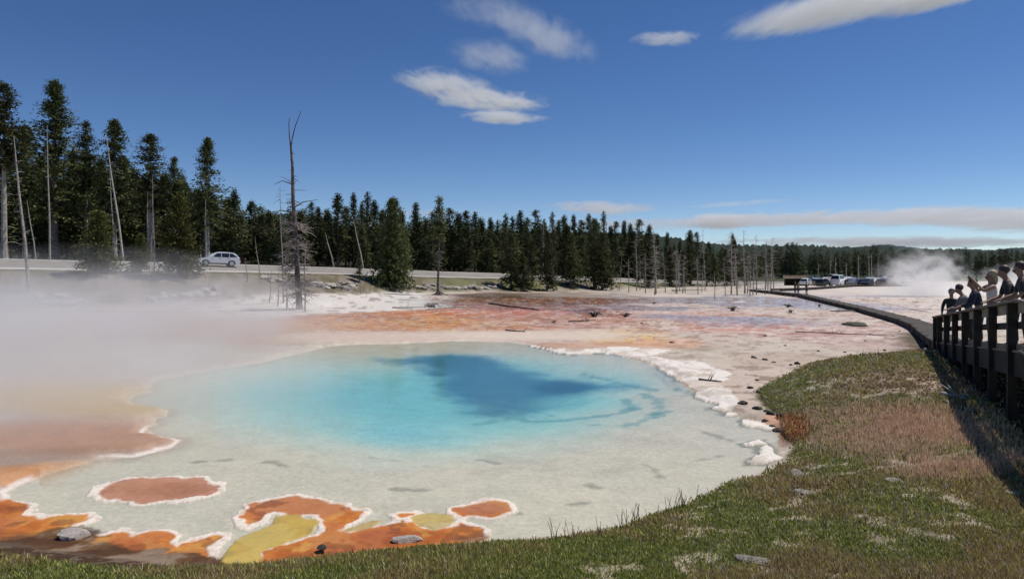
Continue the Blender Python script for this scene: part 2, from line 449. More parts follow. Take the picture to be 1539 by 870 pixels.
# -- grass bank soil, with painted shade at the two walkways
gm = ss(.10, -.10, g + (n1 - .5) * .5)
soil = S(98, 88, 66)
bl(gm, (86, 82, 54))
bl(gm * ss(.5, .62, n1), (112, 100, 76), .8)
dry = ell(1330, 640, 170, 34, .5, .2, n1) + ell(1400, 570, 150, 24, .5, .2, n1)
bl(gm * np.clip(dry, 0, 1), (134, 112, 92), .8)
grv = fbm(X, Y, .30, 3, 88); grv2 = fbm(X, Y, .12, 2, 89)
gravel = gm * ss(.56, .66, grv + (grv2 - .5) * .35) * (ss(700, 900, PX) * ss(640, 690, PY) + ell(1330, 580, 170, 24, .5, .2, n1) + ell(1560, 600, 60, 50))
bl(gravel, (170, 158, 142), .75)
bl(gm * ss(.40, .30, n03), (70, 64, 46), .5)
bl(ss(.5, 0, g) * ss(-.02, .02, p) * ss(430, 330, PX) * ss(.3, .05, g) * ss(.3,.5,n1+.1), (64, 50, 38), .95)
bl(ss(-.35, -.1, g) * gm * (PX < 380), (70, 58, 42), .8)
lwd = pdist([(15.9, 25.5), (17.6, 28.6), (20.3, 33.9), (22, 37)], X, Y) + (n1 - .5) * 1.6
bl(ss(1.6, .2, lwd), (84, 74, 58), .9)  # shadow strip along the low walkway start deepened in the ground colour
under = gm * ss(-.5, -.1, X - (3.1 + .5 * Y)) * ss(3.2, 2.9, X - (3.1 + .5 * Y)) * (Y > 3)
bl(under, (36, 30, 24), .95)  # near-black shade under the deck painted into the ground
# orange moss at the bank edge
bl(ell(1192, 640, 24, 14, .5, .3, n03), (140, 92, 58), .7)
bl(ell(1178, 656, 14, 20, .5, .3, n03), (118, 82, 56), .6)
# -- pool bed
bed = np.where((PX < 420) & (PY < 730) & (PX > 60), ss(.5, -.7, pj), ss(.02, -.04, pj)) * (g > 0)
Cb = C.copy(); C[:] = S(206, 196, 180)
bl(ss(.42, .62, n1), (200, 192, 178), .6)
bl(ss(.54, .64, nB) * ss(.5, .6, n4), (176, 168, 152), .35)
tq = np.sqrt(((PX - 680) / np.where(PX < 680, 400, 330)) ** 2 + ((PY - 590) / np.where(PY < 590, 60, 104)) ** 2)
tqn = tq + (n4 - .5) * .45
bl(ss(1.2, .6, tqn), (168, 202, 198), .85)
bl(ss(.95, .4, tqn), (126, 186, 190), .8)
bl(ell(650, 600, 210, 56, .7, .25), (104, 180, 192), .65)
bl(ell(640, 655, 130, 22, .7, .3), (120, 186, 200), .6)
vn = v + (n1 - .5) * 1.3 + (n03 - .5) * .5
bl(ss(1.3, -.4, vn + .5 * ss(560, 600, PY)), (74, 148, 172), .7)
bl(ss(.7, -.9, vn), (56, 116, 144), .92)
bl(ell(845, 582, 50, 11, .6, .2), (42, 96, 126), .8)
bl(ell(880, 606, 90, 14, .6, .3), (132, 198, 200), .5)
# ledges seen through the water
for ln, wd in (([(722, 632), (745, 628), (775, 624), (810, 629), (850, 628), (900, 624), (935, 622), (948, 612)], .10), ([(940, 600), (950, 612), (958, 618)], .12),
               ([(965, 592), (985, 604), (995, 618), (985, 632)], .12), ([(880, 562), (925, 572), (950, 580), (985, 588)], .14), ([(900, 640), (940, 648), (970, 636), (1000, 626)], .08),
               ([(1015, 590), (1035, 600), (1060, 608)], .08), ([(830, 619), (800, 612), (760, 622)], .07)):
    dl = pdist(WP(ln, -.2), X, Y) + (n03 - .5) * .5
    bl(ss(wd + .16, wd * .3, dl), (78, 142, 150), .55)
for ln in ([(560, 690), (600, 694)], [(720, 690), (745, 697)], [(1085, 690), (1040, 700)], [(880, 735), (910, 740)], [(300, 700), (340, 697)], [(640, 745), (590, 741)], [(1060, 655), (1100, 668)], [(780, 780), (750, 775)], [(960, 700), (985, 712), (990, 722)], [(430, 705), (400, 700)], [(850, 765), (890, 760)]):
    dl = pdist(WP(ln, -.1), X, Y) + (n03 - .5) * .35
    bl(ss(.12, .0, dl), (132, 128, 116), .6)
C = Cb * (1 - bed[:, None]) + C * bed[:, None]
# -- white crust
def crust(pl, jn, wd):
    global C, z, bed
    d = sdf(pl, X, Y) + (n03 - .5) * .12 + (nA - .5) * .75 + (.10 if pl is C3 else .04)
    m = ss(.04, -.02, d); bl(ss(.20, .05, d) * (1 - m) * ss(.3, -.1, p), (120, 118, 104), .8)  # grey band paints the shadow line below the crust edge
    bl(m, (220, 213, 205)); bl(m * ss(.52, .62, nA), (198, 184, 170), .7); bl(m * ss(.56, .64, nB), (166, 152, 138), .5)
    z = np.where(m > .5, np.maximum(z, .035), z)
    bed = bed * (1 - m)
for pl in (C1, C2, C3): crust(pl, 0, 0)
# -- orange mats with white rims
inpool = ss(-.02, -.25, p)
for pl in (M1, M2, M3):
    d = sdf(pl, X, Y) + (n03 - .5) * .24 + (n1 - .5) * .14 + (n01 - .5) * .04
    z = np.where((d < .35) & (p < -.05), np.maximum(z, -.006 - .05 * np.maximum(d, 0)), z)
    m = ss(.03, -.02, d); rimw = .055 + .10 * n1 + .16 * (nB - .5)
    if pl is M3:
        bl(m, (166, 118, 88)); bl(m * ss(.5, .7, n1), (180, 130, 96), .6); bl(m * ss(.5, .1, -d), (184, 134, 110), .7); bl(m * ss(.54, .62, nB), (150, 100, 74), .4)
    else:
        bl(m, (186, 108, 36)); bl(m * ss(.42, .62, n03), (202, 132, 50), .7); bl(m * ss(.52, .40, n1), (150, 78, 30), .7); bl(m * ss(.54, .62, nB), (204, 156, 78), .65); bl(m * ss(.44, .38, nB), (142, 72, 34), .6); bl(m * ss(.56, .64, nA), (176, 104, 62), .6); bl(m * ss(-.30, -.10, d), (202, 128, 58), .5)
        bl(m * ell(450, 762, 90, 20, .4, .1), (180, 118, 76), .9); bl(m * ell(725, 766, 50, 12, .5), (166, 108, 78), .8)
        bl(m * ss(.56, .66, n03), (120, 66, 34), .6); bl(m * ss(.35, .1, -p) * ss(.4, .55, n1), (96, 62, 38), .8)
    z = np.where(m > .5, np.maximum(z, .010), z)
    rim = ss(-rimw, -rimw + .05, d) * ss(.045, .0, d) * inpool
    bl(rim, (222, 214, 204), .92); bl(rim * ss(.6, .7, n01), (180, 160, 140), .5)
    z = np.where(rim > .4, np.maximum(z, .010 + .008 * n03), z)
    wet = np.maximum(wet * (1 - rim), m * (.35 + .3 * n1) * (1 - rim)); bed = bed * (1 - m)
# left shoreline: thin white line where spring meets mat
coast = ss(.13, .01, np.abs(pj - .06)) * (PX < 300) * (PY < 760) * (PY > 600) * (g > .3)
bl(coast * (ell(210, 668, 80, 30, .4, .1) + ell(30, 735, 45, 24, .4, .1)), (222, 212, 204), .9)
for pl in (YEL, YEL2, YEL3):
    d = sdf(pl, X, Y) + (n03 - .5) * .10
    m = ss(.02, -.02, d) * (1 if pl is YEL else 1)
    mm = m * (1 - ss(.05, .045, z * 0 + 1))  # plain mask
    mm = m * (z < .045)
    bl(mm, (190, 160, 66) if pl is YEL else (192, 172, 118)); bl(mm * ss(.45, .6, n1), (176, 148, 74), .5); bl(mm * ss(.54, .62, nB), (160, 140, 76), .6); bl(mm * ss(.44, .38, nA), (204, 180, 96), .5)
    z = np.where(mm > .5, .006, z); wet = np.maximum(wet, mm * .9); bed = bed * (1 - mm)
wet = np.where(bed > .5, 0, wet)
DIRT = WP([(-140, 806), (0, 812), (50, 806), (85, 794), (135, 791), (152, 806), (140, 814), (200, 823), (260, 831), (330, 838), (330, 880), (-140, 880)])
dd = sdf(DIRT, X, Y) + (n03 - .5) * .3 + (n01 - .5) * .1
dirt0 = ss(.06, -.06, dd)
bl(dirt0, (70, 52, 38), .92); bl(dirt0 * ss(.52, .62, nB), (120, 92, 64), .6); bl(dirt0 * ss(.60, .68, nB), (150, 138, 124), .5)
wet = np.where(dirt0 > .4, .1, wet)
dirt = ss(.55, .25, g + (n03 - .5) * .5 + (n1 - .5) * .5) * (g > -.3) * ss(470, 330, PX) * (PY > 775)
dirt = dirt + ss(.22, .05, g + (n03 - .5) * .4) * (g > -.3) * (PX < 760) * (PY > 775) * .8
bl(dirt, (66, 50, 38), .92); bl(dirt * ss(.55, .65, n01), (120, 104, 88), .6)
wet = np.where(dirt > .4, 0, wet)
A4 = np.concatenate([np.clip(C, 0, 1), np.ones((len(X), 1))], 1)
idx = np.arange(nr * nc).reshape(nr, nc)
Fq = np.stack([idx[:-1, :-1].ravel(), idx[:-1, 1:].ravel(), idx[1:, 1:].ravel(), idx[1:, :-1].ravel()], 1)
gmt = bpy.data.materials.new('ground_sinter'); gmt.use_nodes = True
n_ = gmt.node_tree.nodes; l_ = gmt.node_tree.links; b_ = n_['Principled BSDF']
ac = n_.new('ShaderNodeAttribute'); ac.attribute_name = 'albedo'; aw = n_.new('ShaderNodeAttribute'); aw.attribute_name = 'wet'
tcg = n_.new('ShaderNodeTexCoord')
def gnoise(sc, det=5):
    q = n_.new('ShaderNodeTexNoise'); q.inputs['Scale'].default_value = sc; q.inputs['Detail'].default_value = det; l_.new(tcg.outputs['Object'], q.inputs['Vector']); return q
q1 = gnoise(9); q2 = gnoise(1.7)
mr = n_.new('ShaderNodeMapRange'); mr.inputs[1].default_value = .3; mr.inputs[2].default_value = .7; mr.inputs[3].default_value = .89; mr.inputs[4].default_value = 1.07; l_.new(q1.outputs[0], mr.inputs[0])
mr2 = n_.new('ShaderNodeMapRange'); mr2.inputs[1].default_value = .3; mr2.inputs[2].default_value = .7; mr2.inputs[3].default_value = .92; mr2.inputs[4].default_value = 1.05; l_.new(q2.outputs[0], mr2.inputs[0])
mu = n_.new('ShaderNodeMath'); mu.operation = 'MULTIPLY'; l_.new(mr.outputs[0], mu.inputs[0]); l_.new(mr2.outputs[0], mu.inputs[1])
vm = n_.new('ShaderNodeVectorMath'); vm.operation = 'SCALE'; l_.new(ac.outputs['Color'], vm.inputs[0]); l_.new(mu.outputs[0], vm.inputs['Scale'])
l_.new(vm.outputs[0], b_.inputs['Base Color'])
rr = n_.new('ShaderNodeMapRange'); rr.inputs[3].default_value = .88; rr.inputs[4].default_value = .22; l_.new(aw.outputs['Fac'], rr.inputs[0]); l_.new(rr.outputs[0], b_.inputs['Roughness'])
sp = n_.new('ShaderNodeMapRange'); sp.inputs[3].default_value = .10; sp.inputs[4].default_value = .5; l_.new(aw.outputs['Fac'], sp.inputs[0]); l_.new(sp.outputs[0], b_.inputs['Specular IOR Level'])
bpn = n_.new('ShaderNodeBump'); q3 = gnoise(14, 6); bst = n_.new('ShaderNodeMapRange'); bst.inputs[3].default_value = .55; bst.inputs[4].default_value = .04
l_.new(aw.outputs['Fac'], bst.inputs[0]); l_.new(bst.outputs[0], bpn.inputs['Strength']); bpn.inputs['Distance'].default_value = .03; l_.new(q3.outputs[0], bpn.inputs['Height']); l_.new(bpn.outputs[0], b_.inputs['Normal'])
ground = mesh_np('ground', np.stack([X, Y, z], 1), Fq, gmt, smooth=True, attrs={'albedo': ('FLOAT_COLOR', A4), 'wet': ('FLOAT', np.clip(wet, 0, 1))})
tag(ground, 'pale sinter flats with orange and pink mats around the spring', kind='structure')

# ------------------------------------------------------------------ water surface
wm = bpy.data.materials.new('spring_water'); wm.use_nodes = True
n_ = wm.node_tree.nodes; l_ = wm.node_tree.links; n_.clear()
wo = n_.new('ShaderNodeOutputMaterial'); tr = n_.new('ShaderNodeBsdfTransparent'); tr.inputs[0].default_value = (.95, .985, .98, 1)
gl = n_.new('ShaderNodeBsdfGlossy'); gl.inputs['Roughness'].default_value = .12
fr = n_.new('ShaderNodeFresnel'); fr.inputs['IOR'].default_value = 1.33
mx = n_.new('ShaderNodeMixShader'); tcw = n_.new('ShaderNodeTexCoord')
nzw = n_.new('ShaderNodeTexNoise'); nzw.inputs['Scale'].default_value = 5; nzw.inputs['Detail'].default_value = 3; l_.new(tcw.outputs['Object'], nzw.inputs['Vector'])
bw = n_.new('ShaderNodeBump'); bw.inputs['Strength'].default_value = .12; bw.inputs['Distance'].default_value = .02; l_.new(nzw.outputs[0], bw.inputs['Height'])
l_.new(bw.outputs[0], fr.inputs['Normal']); l_.new(bw.outputs[0], gl.inputs['Normal'])
fm = n_.new('ShaderNodeMath'); fm.operation = 'MULTIPLY'; fm.inputs[1].default_value = .8; l_.new(fr.outputs[0], fm.inputs[0])
l_.new(fm.outputs[0], mx.inputs[0]); l_.new(tr.outputs[0], mx.inputs[1]); l_.new(gl.outputs[0], mx.inputs[2]); l_.new(mx.outputs[0], wo.inputs[0])
cxp = sum(a for a, b in POOL) / len(POOL); cyp = sum(b for a, b in POOL) / len(POOL)
me = bpy.data.meshes.new('water'); me.from_pydata([(cxp + (a - cxp) * 1.05, cyp + (b - cyp) * 1.05, 0) for a, b in POOL], [], [tuple(range(len(POOL)))[::-1]]); me.update(); me.materials.append(wm)
if me.polygons[0].normal.z < 0: me.flip_normals()
water = link_mesh('water', me); tag(water, 'clear turquoise hot spring water', kind='structure')
# px, py, rx, ry, tilt(deg, + = rises to the right), strength, noise amount
CL = [(672, 130, 75, 15, -9, .85, 1.6), (738, 152, 84, 11, -2, .9, 1.4), (755, 176, 66, 8, -3, .85, .9),
      (735, 15, 80, 14, -8, .28, 1.6), (815, 52, 90, 17, -21, .45, 1.4), (738, 86, 62, 15, -8, .38, 1.6),
      (1000, 58, 52, 7, 0, .6, .9), (1258, 12, 172, 19, 11, 1.1, .5), (1420, -10, 130, 16, 12, 1.1, .5),
      (905, 313, 85, 8, -2, .6, 1.3), (1085, 333, 46, 10, -4, 1.1, .9), (1190, 329, 240, 9, 2, .7, 1.5),
      (1400, 326, 130, 12, 1, .95, 1.5), (1520, 332, 90, 14, -4, .95, 1.4), (1340, 364, 280, 8, 0, .7, 1.3),
      (1110, 306, 90, 4, 4, .2, 1.2), (1700, 330, 130, 26, 0, .8, .9), (940, 338, 120, 9, 0, .35, 1.0), (640, 320, 90, 5, 0, .2, 1.2)]
#@@PART2

# ------------------------------------------------------------------ clouds: thin drifting volumes high above the ground
def vol_mat(name, density, dens_nodes, col=(.9, .9, .9), aniso=.2, rate=1.0):
    m = bpy.data.materials.new(name); m.use_nodes = True; n = m.node_tree.nodes; l = m.node_tree.links; n.clear()
    o = n.new('ShaderNodeOutputMaterial'); pv = n.new('ShaderNodeVolumePrincipled'); pv.inputs['Color'].default_value = (*col, 1); pv.inputs['Anisotropy'].default_value = aniso
    def M(op, a, b=None, clamp=False):
        q = n.new('ShaderNodeMath'); q.operation = op; q.use_clamp = clamp
        for i, v_ in enumerate((a, b)):
            if v_ is None: continue
            if isinstance(v_, (int, float)): q.inputs[i].default_value = v_
            else: l.new(v_, q.inputs[i])
        return q.outputs[0]
    d = dens_nodes(n, l, M)
    l.new(M('MULTIPLY', d, density), pv.inputs['Density']); l.new(pv.outputs[0], o.inputs['Volume'])
    return m


def cloud_nodes(seed, na, stretch):
    def f(n, l, M):
        t = n.new('ShaderNodeTexCoord'); mp_ = n.new('ShaderNodeMapping'); l.new(t.outputs['Object'], mp_.inputs[0])
        mp_.inputs['Location'].default_value = (seed * 3.1, seed * 1.7, seed); mp_.inputs['Scale'].default_value = stretch
        z_ = n.new('ShaderNodeTexNoise'); z_.inputs['Scale'].default_value = 1.0; z_.inputs['Detail'].default_value = 6; z_.inputs['Roughness'].default_value = .62; z_.inputs['Distortion'].default_value = .6
        l.new(mp_.outputs[0], z_.inputs['Vector'])
        ln = n.new('ShaderNodeVectorMath'); ln.operation = 'LENGTH'; l.new(t.outputs['Object'], ln.inputs[0])
        r2 = M('MULTIPLY', ln.outputs['Value'], ln.outputs['Value'])
        a = M('ADD', M('SUBTRACT', .75, r2), M('MULTIPLY', M('SUBTRACT', z_.outputs[0], .5), na * 3.6))
        return M('MULTIPLY', M('MULTIPLY', a, 1.6, True), M('MULTIPLY', M('SUBTRACT', 1.0, r2, True), 1.6))
    return f


def ico(sub=3):
    bm = bmesh.new(); bmesh.ops.create_icosphere(bm, subdivisions=sub, radius=1.0); me = bpy.data.meshes.new('ico'); bm.to_mesh(me); bm.free(); return me


CLAB = ['bright feathered cloud, upper left streak of the central cluster', 'bright cloud tapering to a point on its right, middle of the central cluster',
        'narrow bright cloud sliver under the central cluster', 'faint wispy cloud at the top edge of the sky left of centre', 'faint cloud streak slanting down to the right near the top',
        'faint ragged cloud patch between the top wisps and the bright cluster', 'small lone lens shaped cloud near the top, left of the big white one',
        'big smooth white cloud rising to the top right edge', 'upper tail of the big white cloud cut off by the top edge', 'thin low cloud streak above the middle treeline',
        'small puffy low cloud just right of the treeline top', 'long pale cloud band low over the hills', 'brighter part of the low cloud band above the right plume of steam',
        'low cloud at the right edge above the boardwalk visitors', 'lowest long cloud lying along the far ridge', 'very thin cloud wisp above the low band',
        'low cloud beyond the right edge', 'low cloud peeping between the treetops', 'pale thin cloud low above the left of the treeline']
for i, (px, py, rx, ry, tl, st, na) in enumerate(CL):
    if px > 1650: continue
    u = (px - CX) / F; v = (HZ - py) / F
    D = min(1400 / max(v, .07), 15000)
    sx = rx / F * D * 1.18; sz = ry / F * D * 1.35; sy = sz * (8 if py > 300 else 4)
    me = ico(3); me.name = 'cloud'
    # optical depth ~ 2*sy*dens
    m = vol_mat('cloud_vapour', ((3.2 if py > 300 else 2.4) * st ** 1.5) / sy, cloud_nodes(i * 1.37 + .5, na, (max(1.6, rx / 24), 1.2, max(1.5, ry / 4.5))), (1, 1, 1), .0)
    me.materials.append(m); o = link_mesh('cloud', me); o.location = (u * D, D, EYE + v * D); o.scale = (sx, sy, sz); o.rotation_euler = (0, -R(tl), 0)
    tag(o, CLAB[i], 'cloud')

# ------------------------------------------------------------------ hills and the far wood
def ridge(name, D0, prof, mat_, tree, seed):
    us = np.linspace(-1.2, 1.2, 900); pxs = CX + us * F
    top = np.interp(pxs, [a for a, b in prof], [b for a, b in prof])
    topz = EYE + (HZ - top) / F * D0 + (fbm(us * D0, us * 0, 260, 4, seed) - .5) * D0 * .006
    rows = []
    for k, (f, zf) in enumerate(((0, -.12), (.25, .25), (.5, .55), (.75, .82), (1, 1), (1.15, .98))):
        D = D0 * (.72 + .28 * f); zz = -3 + (topz + 3) * max(zf, 0) * (D / D0) + (tree * (np.random.RandomState(seed + k).rand(900) - .3) if 0 < k < 5 else 0)
        rows.append(np.stack([us * D, np.full(900, D), zz if zf >= 0 else np.full(900, -12.)], 1))
    V = np.concatenate(rows); idx = np.arange(len(V)).reshape(6, 900)
    Fq = np.stack([idx[:-1, :-1].ravel(), idx[:-1, 1:].ravel(), idx[1:, 1:].ravel(), idx[1:, :-1].ravel()], 1)
    o = mesh_np(name, V, Fq, mat_); tag(o, kind='structure'); return o


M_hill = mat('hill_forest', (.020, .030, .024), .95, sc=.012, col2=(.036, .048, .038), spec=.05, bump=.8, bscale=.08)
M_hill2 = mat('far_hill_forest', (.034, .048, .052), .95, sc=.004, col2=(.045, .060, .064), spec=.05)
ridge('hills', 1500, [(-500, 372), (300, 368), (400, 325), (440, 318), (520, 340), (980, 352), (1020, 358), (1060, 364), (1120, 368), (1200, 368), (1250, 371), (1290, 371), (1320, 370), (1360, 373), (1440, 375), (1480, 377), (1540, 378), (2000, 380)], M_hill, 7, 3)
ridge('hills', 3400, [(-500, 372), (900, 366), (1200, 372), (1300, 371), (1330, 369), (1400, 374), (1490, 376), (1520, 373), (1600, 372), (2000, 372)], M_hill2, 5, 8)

# ------------------------------------------------------------------ road
us = np.concatenate([np.linspace(-1.3, .42, 160)])
cross = [(-.13, -.05, 0), (0.0, .035, 0), (.035, .04, 1), (.08, .04, 1), (.92, .04, 1), (.965, .04, 1), (1, .035, 0), (1.14, -.04, 0)]
def road_pt(u, c, dz=0.0):
    dn = np.interp(u, UK, DN); df = np.interp(u, UK, DF); zn = np.interp(u, UK, ZN); zf = np.interp(u, UK, ZF)
    D = dn + (df - dn) * c; return (u * D, D, zn + (zf - zn) * min(max(c, 0), 1) + dz)
M_asph = mat('worn_asphalt', (.19, .18, .17), .9, sc=.6, col2=(.27, .255, .24), bump=.3, bscale=8)
M_verge = mat('gravel_shoulder', (.36, .33, .28), .95, sc=2, col2=(.50, .46, .40), bump=.6, bscale=10)
M_paint = mat('white_road_paint', (.62, .61, .58), .7, sc=3, var=.15)
M_ypaint = mat('yellow_road_paint', (.55, .40, .08), .7, sc=3, var=.15)
def strip(name, c0, c1, dz, m, dash=None, n0=-.04, n1=-.04):
    V = []; Fc = []
    for i, u in enumerate(us):
        V += [road_pt(u, c0, dz), road_pt(u, c1, dz)]
    for i in range(len(us) - 1):
        if dash and i % 4 > 1: continue
        Fc.append((2 * i, 2 * i + 2, 2 * i + 3, 2 * i + 1))
    me = bpy.data.meshes.new(name); me.from_pydata(V, [], Fc); me.update(); me.materials.append(m); o = link_mesh(name, me); tag(o, kind='structure'); return o
strip('road_shoulder', -.06, 1.16, .02, M_verge)
strip('road', .07, .93, .05, M_asph)
strip('road_marking', .10, .125, .058, M_paint); strip('road_marking', .875, .90, .058, M_paint); strip('road_marking', .49, .505, .058, M_ypaint)

# ------------------------------------------------------------------ trees
def crown_mesh(h, r, cb, seed, nb, ncl, ntri, leaf, style='spruce', mat_=None, sparse=.0):
    rs = np.random.RandomState(seed); V = []
    tt = rs.rand(nb) ** (.85 if style != 'pine' else .9); tt[:6] = np.linspace(.9, 1, 6)
    for t in tt:
        zb = cb * h + (h - cb * h) * t
        if style == 'spruce': L_ = r * ((1 - t) ** .75 * .97 + .03) * (.8 + .45 * math.sin(t * 9 + seed) ** 2)
        elif style == 'wide': L_ = r * ((1 - t) ** .7 * .95 + .05)
        else: L_ = r * ((1 - t) ** .6) * (.45 + .55 * min(1, t * 3.5)) + .2
        a = rs.rand() * 2 * math.pi
        lob = .60 + .75 * vnoise(np.array([a * 1.1 + seed]), np.array([t * 7.0 + seed * 3]))[0]
        if rs.rand() < sparse * (1.5 - t): continue
        L_ *= lob * (.65 + .4 * rs.rand())
        up = (-.28 + .75 * t if style != 'pine' else .05 + .4 * t) + rs.randn() * .12
        for k in range(ncl):
            s_ = (k + .6 + rs.rand() * .5) / ncl
            if s_ > 1.05: continue
            c = np.array([math.cos(a) * L_ * s_, math.sin(a) * L_ * s_, zb + L_ * s_ * up - .12 * L_ * s_ * s_])
            sz = leaf * (1.15 - .5 * s_) * (.6 + .7 * rs.rand()) * (1 - .55 * t)
            for q in range(ntri):
                d = np.array([math.cos(a), math.sin(a), up * .6]) + rs.randn(3) * .75; d /= np.linalg.norm(d) + 1e-6
                e = rs.randn(3) * np.array([1, 1, .55]); e -= d * e.dot(d); e /= np.linalg.norm(e) + 1e-6
                o_ = c + rs.randn(3) * leaf * .35
                V += [o_ - e * sz * .34, o_ + e * sz * .34, o_ + d * sz]
    # leader
    for q in range(10):
        o_ = np.array([0, 0, h - .25 * leaf * q]); e = rs.randn(3) * .3; V += [o_ + e * leaf * .22, o_ - e * leaf * .22, o_ + np.array([0, 0, leaf * .8])]
    V = np.array(V); Fq = np.arange(len(V)).reshape(-1, 3)
    return mesh_np('crown', V, Fq, mat_, link=False)


def trunk_mb(h, r0, seed, lean=0., stubs=0, smin=.1, smax=.6, slen=.9, top_r=.02, wob=.25):
    rs = random.Random(seed); mb = MB(); pts = []; rad = []; ph = rs.random() * 6
    n = 9
    for i in range(n + 1):
        t = i / n; pts.append((lean * h * t + wob * math.sin(t * 3 + ph) * t, wob * .6 * math.cos(t * 2.3 + ph) * t, h * t - (.4 if i == 0 else 0)))
        rad.append(r0 * (1 - t) ** .8 + top_r)
    rad[0] *= 1.35
    mb.tube(pts, rad, 7)
    for k in range(stubs):
        t = smin + (smax - smin) * rs.random(); f = t * n; i = int(f); i = min(i, n - 1); p = Vector(pts[i]).lerp(Vector(pts[i + 1]), f - i)
        a = rs.random() * 2 * math.pi; l = slen * (.35 + rs.random() * .9) * (1.15 - t)
        p1 = p + Vector((math.cos(a) * l * .55, math.sin(a) * l * .55, l * rs.uniform(-.1, .25))); p2 = p + Vector((math.cos(a + .3) * l, math.sin(a + .3) * l, l * rs.uniform(-.45, .2)))
        mb.tube([p, p1, p2], [r0 * .16 * (1.2 - t) + .012, r0 * .1 + .008, .006], 4)
    return mb


# variants: (key) -> (height, trunk mesh, crown mesh)
VAR = {}
def variant(key, h, r, cb, seed, nb, ncl, ntri, leaf, style, cm, tm, tr, stubs=12, sparse=0., lean=0.):
    crown = crown_mesh(h, r, cb, seed, nb, ncl, ntri, leaf, style, cm, sparse)
    VAR[key] = (h, trunk_mb(h * .97, tr, seed, lean, stubs, .08, max(.3, cb + .15), 1.0, .03, .0 if lean == 0 else .3).mesh('trunk', tm), crown)
# tall near pines of the left group
variant('tallA', 24, 4.4, .22, 11, 420, 9, 4, .52, 'spruce', M_needle, M_bark, .30, 24, .35)
variant('tallB', 22, 3.7, .40, 12, 300, 8, 4, .50, 'pine', M_needle, M_palebark, .24, 30, .35)
variant('tallC', 20, 3.5, .30, 13, 320, 8, 4, .50, 'spruce', M_needle, M_palebark, .24, 26, .35)
variant('tallD', 21, 3.0, .50, 14, 240, 8, 4, .48, 'pine', M_needle, M_palebark, .22, 30, .30)
variant('young', 8.5, 3.0, .05, 15, 200, 7, 4, .48, 'wide', M_needle2, M_bark, .16, 4)
variant('wide', 12, 4.6, .03, 16, 380, 9, 4, .58, 'wide', M_needle, M_bark, .25, 4)
variant('midA', 13, 2.7, .10, 21, 170, 6, 3, .55, 'spruce', M_needle3, M_bark, .18, 8)
variant('midB', 14, 2.3, .22, 22, 140, 6, 3, .55, 'spruce', M_needle3, M_bark, .18, 10, .1)
variant('midC', 12, 3.1, .06, 23, 190, 6, 3, .58, 'wide', M_needle3, M_bark, .18, 6)
variant('midD', 14, 2.5, .38, 24, 110, 6, 3, .55, 'pine', M_needle3, M_bark, .16, 12, .1)
variant('midE', 13, 1.9, .15, 25, 130, 5, 3, .52, 'spruce', M_needle3, M_bark, .15, 8, .2)
variant('farA', 12, 1.9, .08, 31, 80, 4, 3, .75, 'spruce', M_needle3, M_bark, .18, 0)
variant('farB', 12, 1.6, .18, 32, 70, 4, 3, .75, 'pine', M_needle3, M_bark, .18, 0)


def put_tree(key, px, D, topy, label, group=None, name='pine_tree', sxy=1.0, rz=None, rnd=random.Random(5)):
    x, y, zg = at(px, D); h0, tm, cm = VAR[key]
    hh = EYE + (HZ - topy) / F * D - zg
    o = empty(name, (x, y, zg - .05), rnd.random() * 6.28 if rz is None else rz); s = hh / h0; w = s ** .6 * sxy
    o.scale = (w, w, s)
    link_mesh('trunk', tm, o); link_mesh('crown', cm, o)
    tag(o, label, 'tree', group); return o


GL = 'tall conifers beyond the road at the left'
# named trees of the left group
for (k, px, D, ty, lab, w) in [
    ('tallA', 82, 92, 122, 'tallest dense dark conifer of the left group', 1.45), ('tallD', 6, 84, 128, 'tall pine cut by the left edge with its crown high on a bare trunk', 1.5),
    ('tallC', 38, 98, 190, 'conifer filling the gap between the left edge pine and the tallest one', 1.35), ('tallD', 130, 96, 185, 'leaning pine right of the tallest conifer with a thin crown', 1.1),
    ('tallC', 172, 95, 181, 'pointed conifer between the tallest tree and the twin crowned pine', 1.3), ('tallB', 226, 92, 203, 'broad topped pine with a yellowish lower crown above the pale trunks', 1.4),
    ('tallD', 262, 94, 238, 'slim pine on the right shoulder of the broad topped pine', 1.1), ('tallC', 312, 92, 208, 'narrow pointed conifer standing alone above the silver car', 1.2),
    ('midA', 352, 98, 286, 'dark conifer just right of the pointed tree above the car', 1.1), ('midC', 378, 108, 303, 'short dark conifer right of the silver car', 1.0),
    ('young', 268, 70, 296, 'bushy young conifer in front of the road hiding the bonnet of the car', 1.05), ('young', 148, 68, 318, 'wide young conifer in front of the road, half lost in steam', 1.3),
    ('young', 212, 71, 352, 'small young conifer on the near verge between the two bushy ones', .8), ('wide', 590, 88, 300, 'big dark bushy fir by the road in the middle, wide at the foot', .85)]:
    put_tree(k, px, D, ty, lab, None, 'young_conifer' if k == 'young' else 'pine_tree', w)
rr_ = random.Random(77)
for (px, ty) in [(-60, 150), (-25, 200), (20, 300), (55, 320), (62, 235), (105, 300), (112, 228), (150, 240), (190, 235), (196, 300), (240, 300), (250, 262), (285, 300), (292, 320), (300, 300), (330, 310), (345, 330), (0, 290), (30, 260), (130, 290), (170, 310), (215, 270), (340, 300), (366, 325), (-90, 250), (88, 270), (275, 275), (12, 240), (48, 275), (70, 310), (120, 265), (142, 300), (160, 262), (182, 285), (205, 255), (232, 305), (256, 318), (268, 262), (298, 285), (322, 296), (336, 325), (15, 330), (180, 330)]:
    put_tree(rr_.choice(['tallA', 'tallC', 'midA', 'midC', 'tallC']), px + rr_.uniform(-6, 6), rr_.uniform(97, 118), ty, 'dark conifer packed into the left wood beyond the road', GL, 'pine_tree', rr_.uniform(1.0, 1.5))
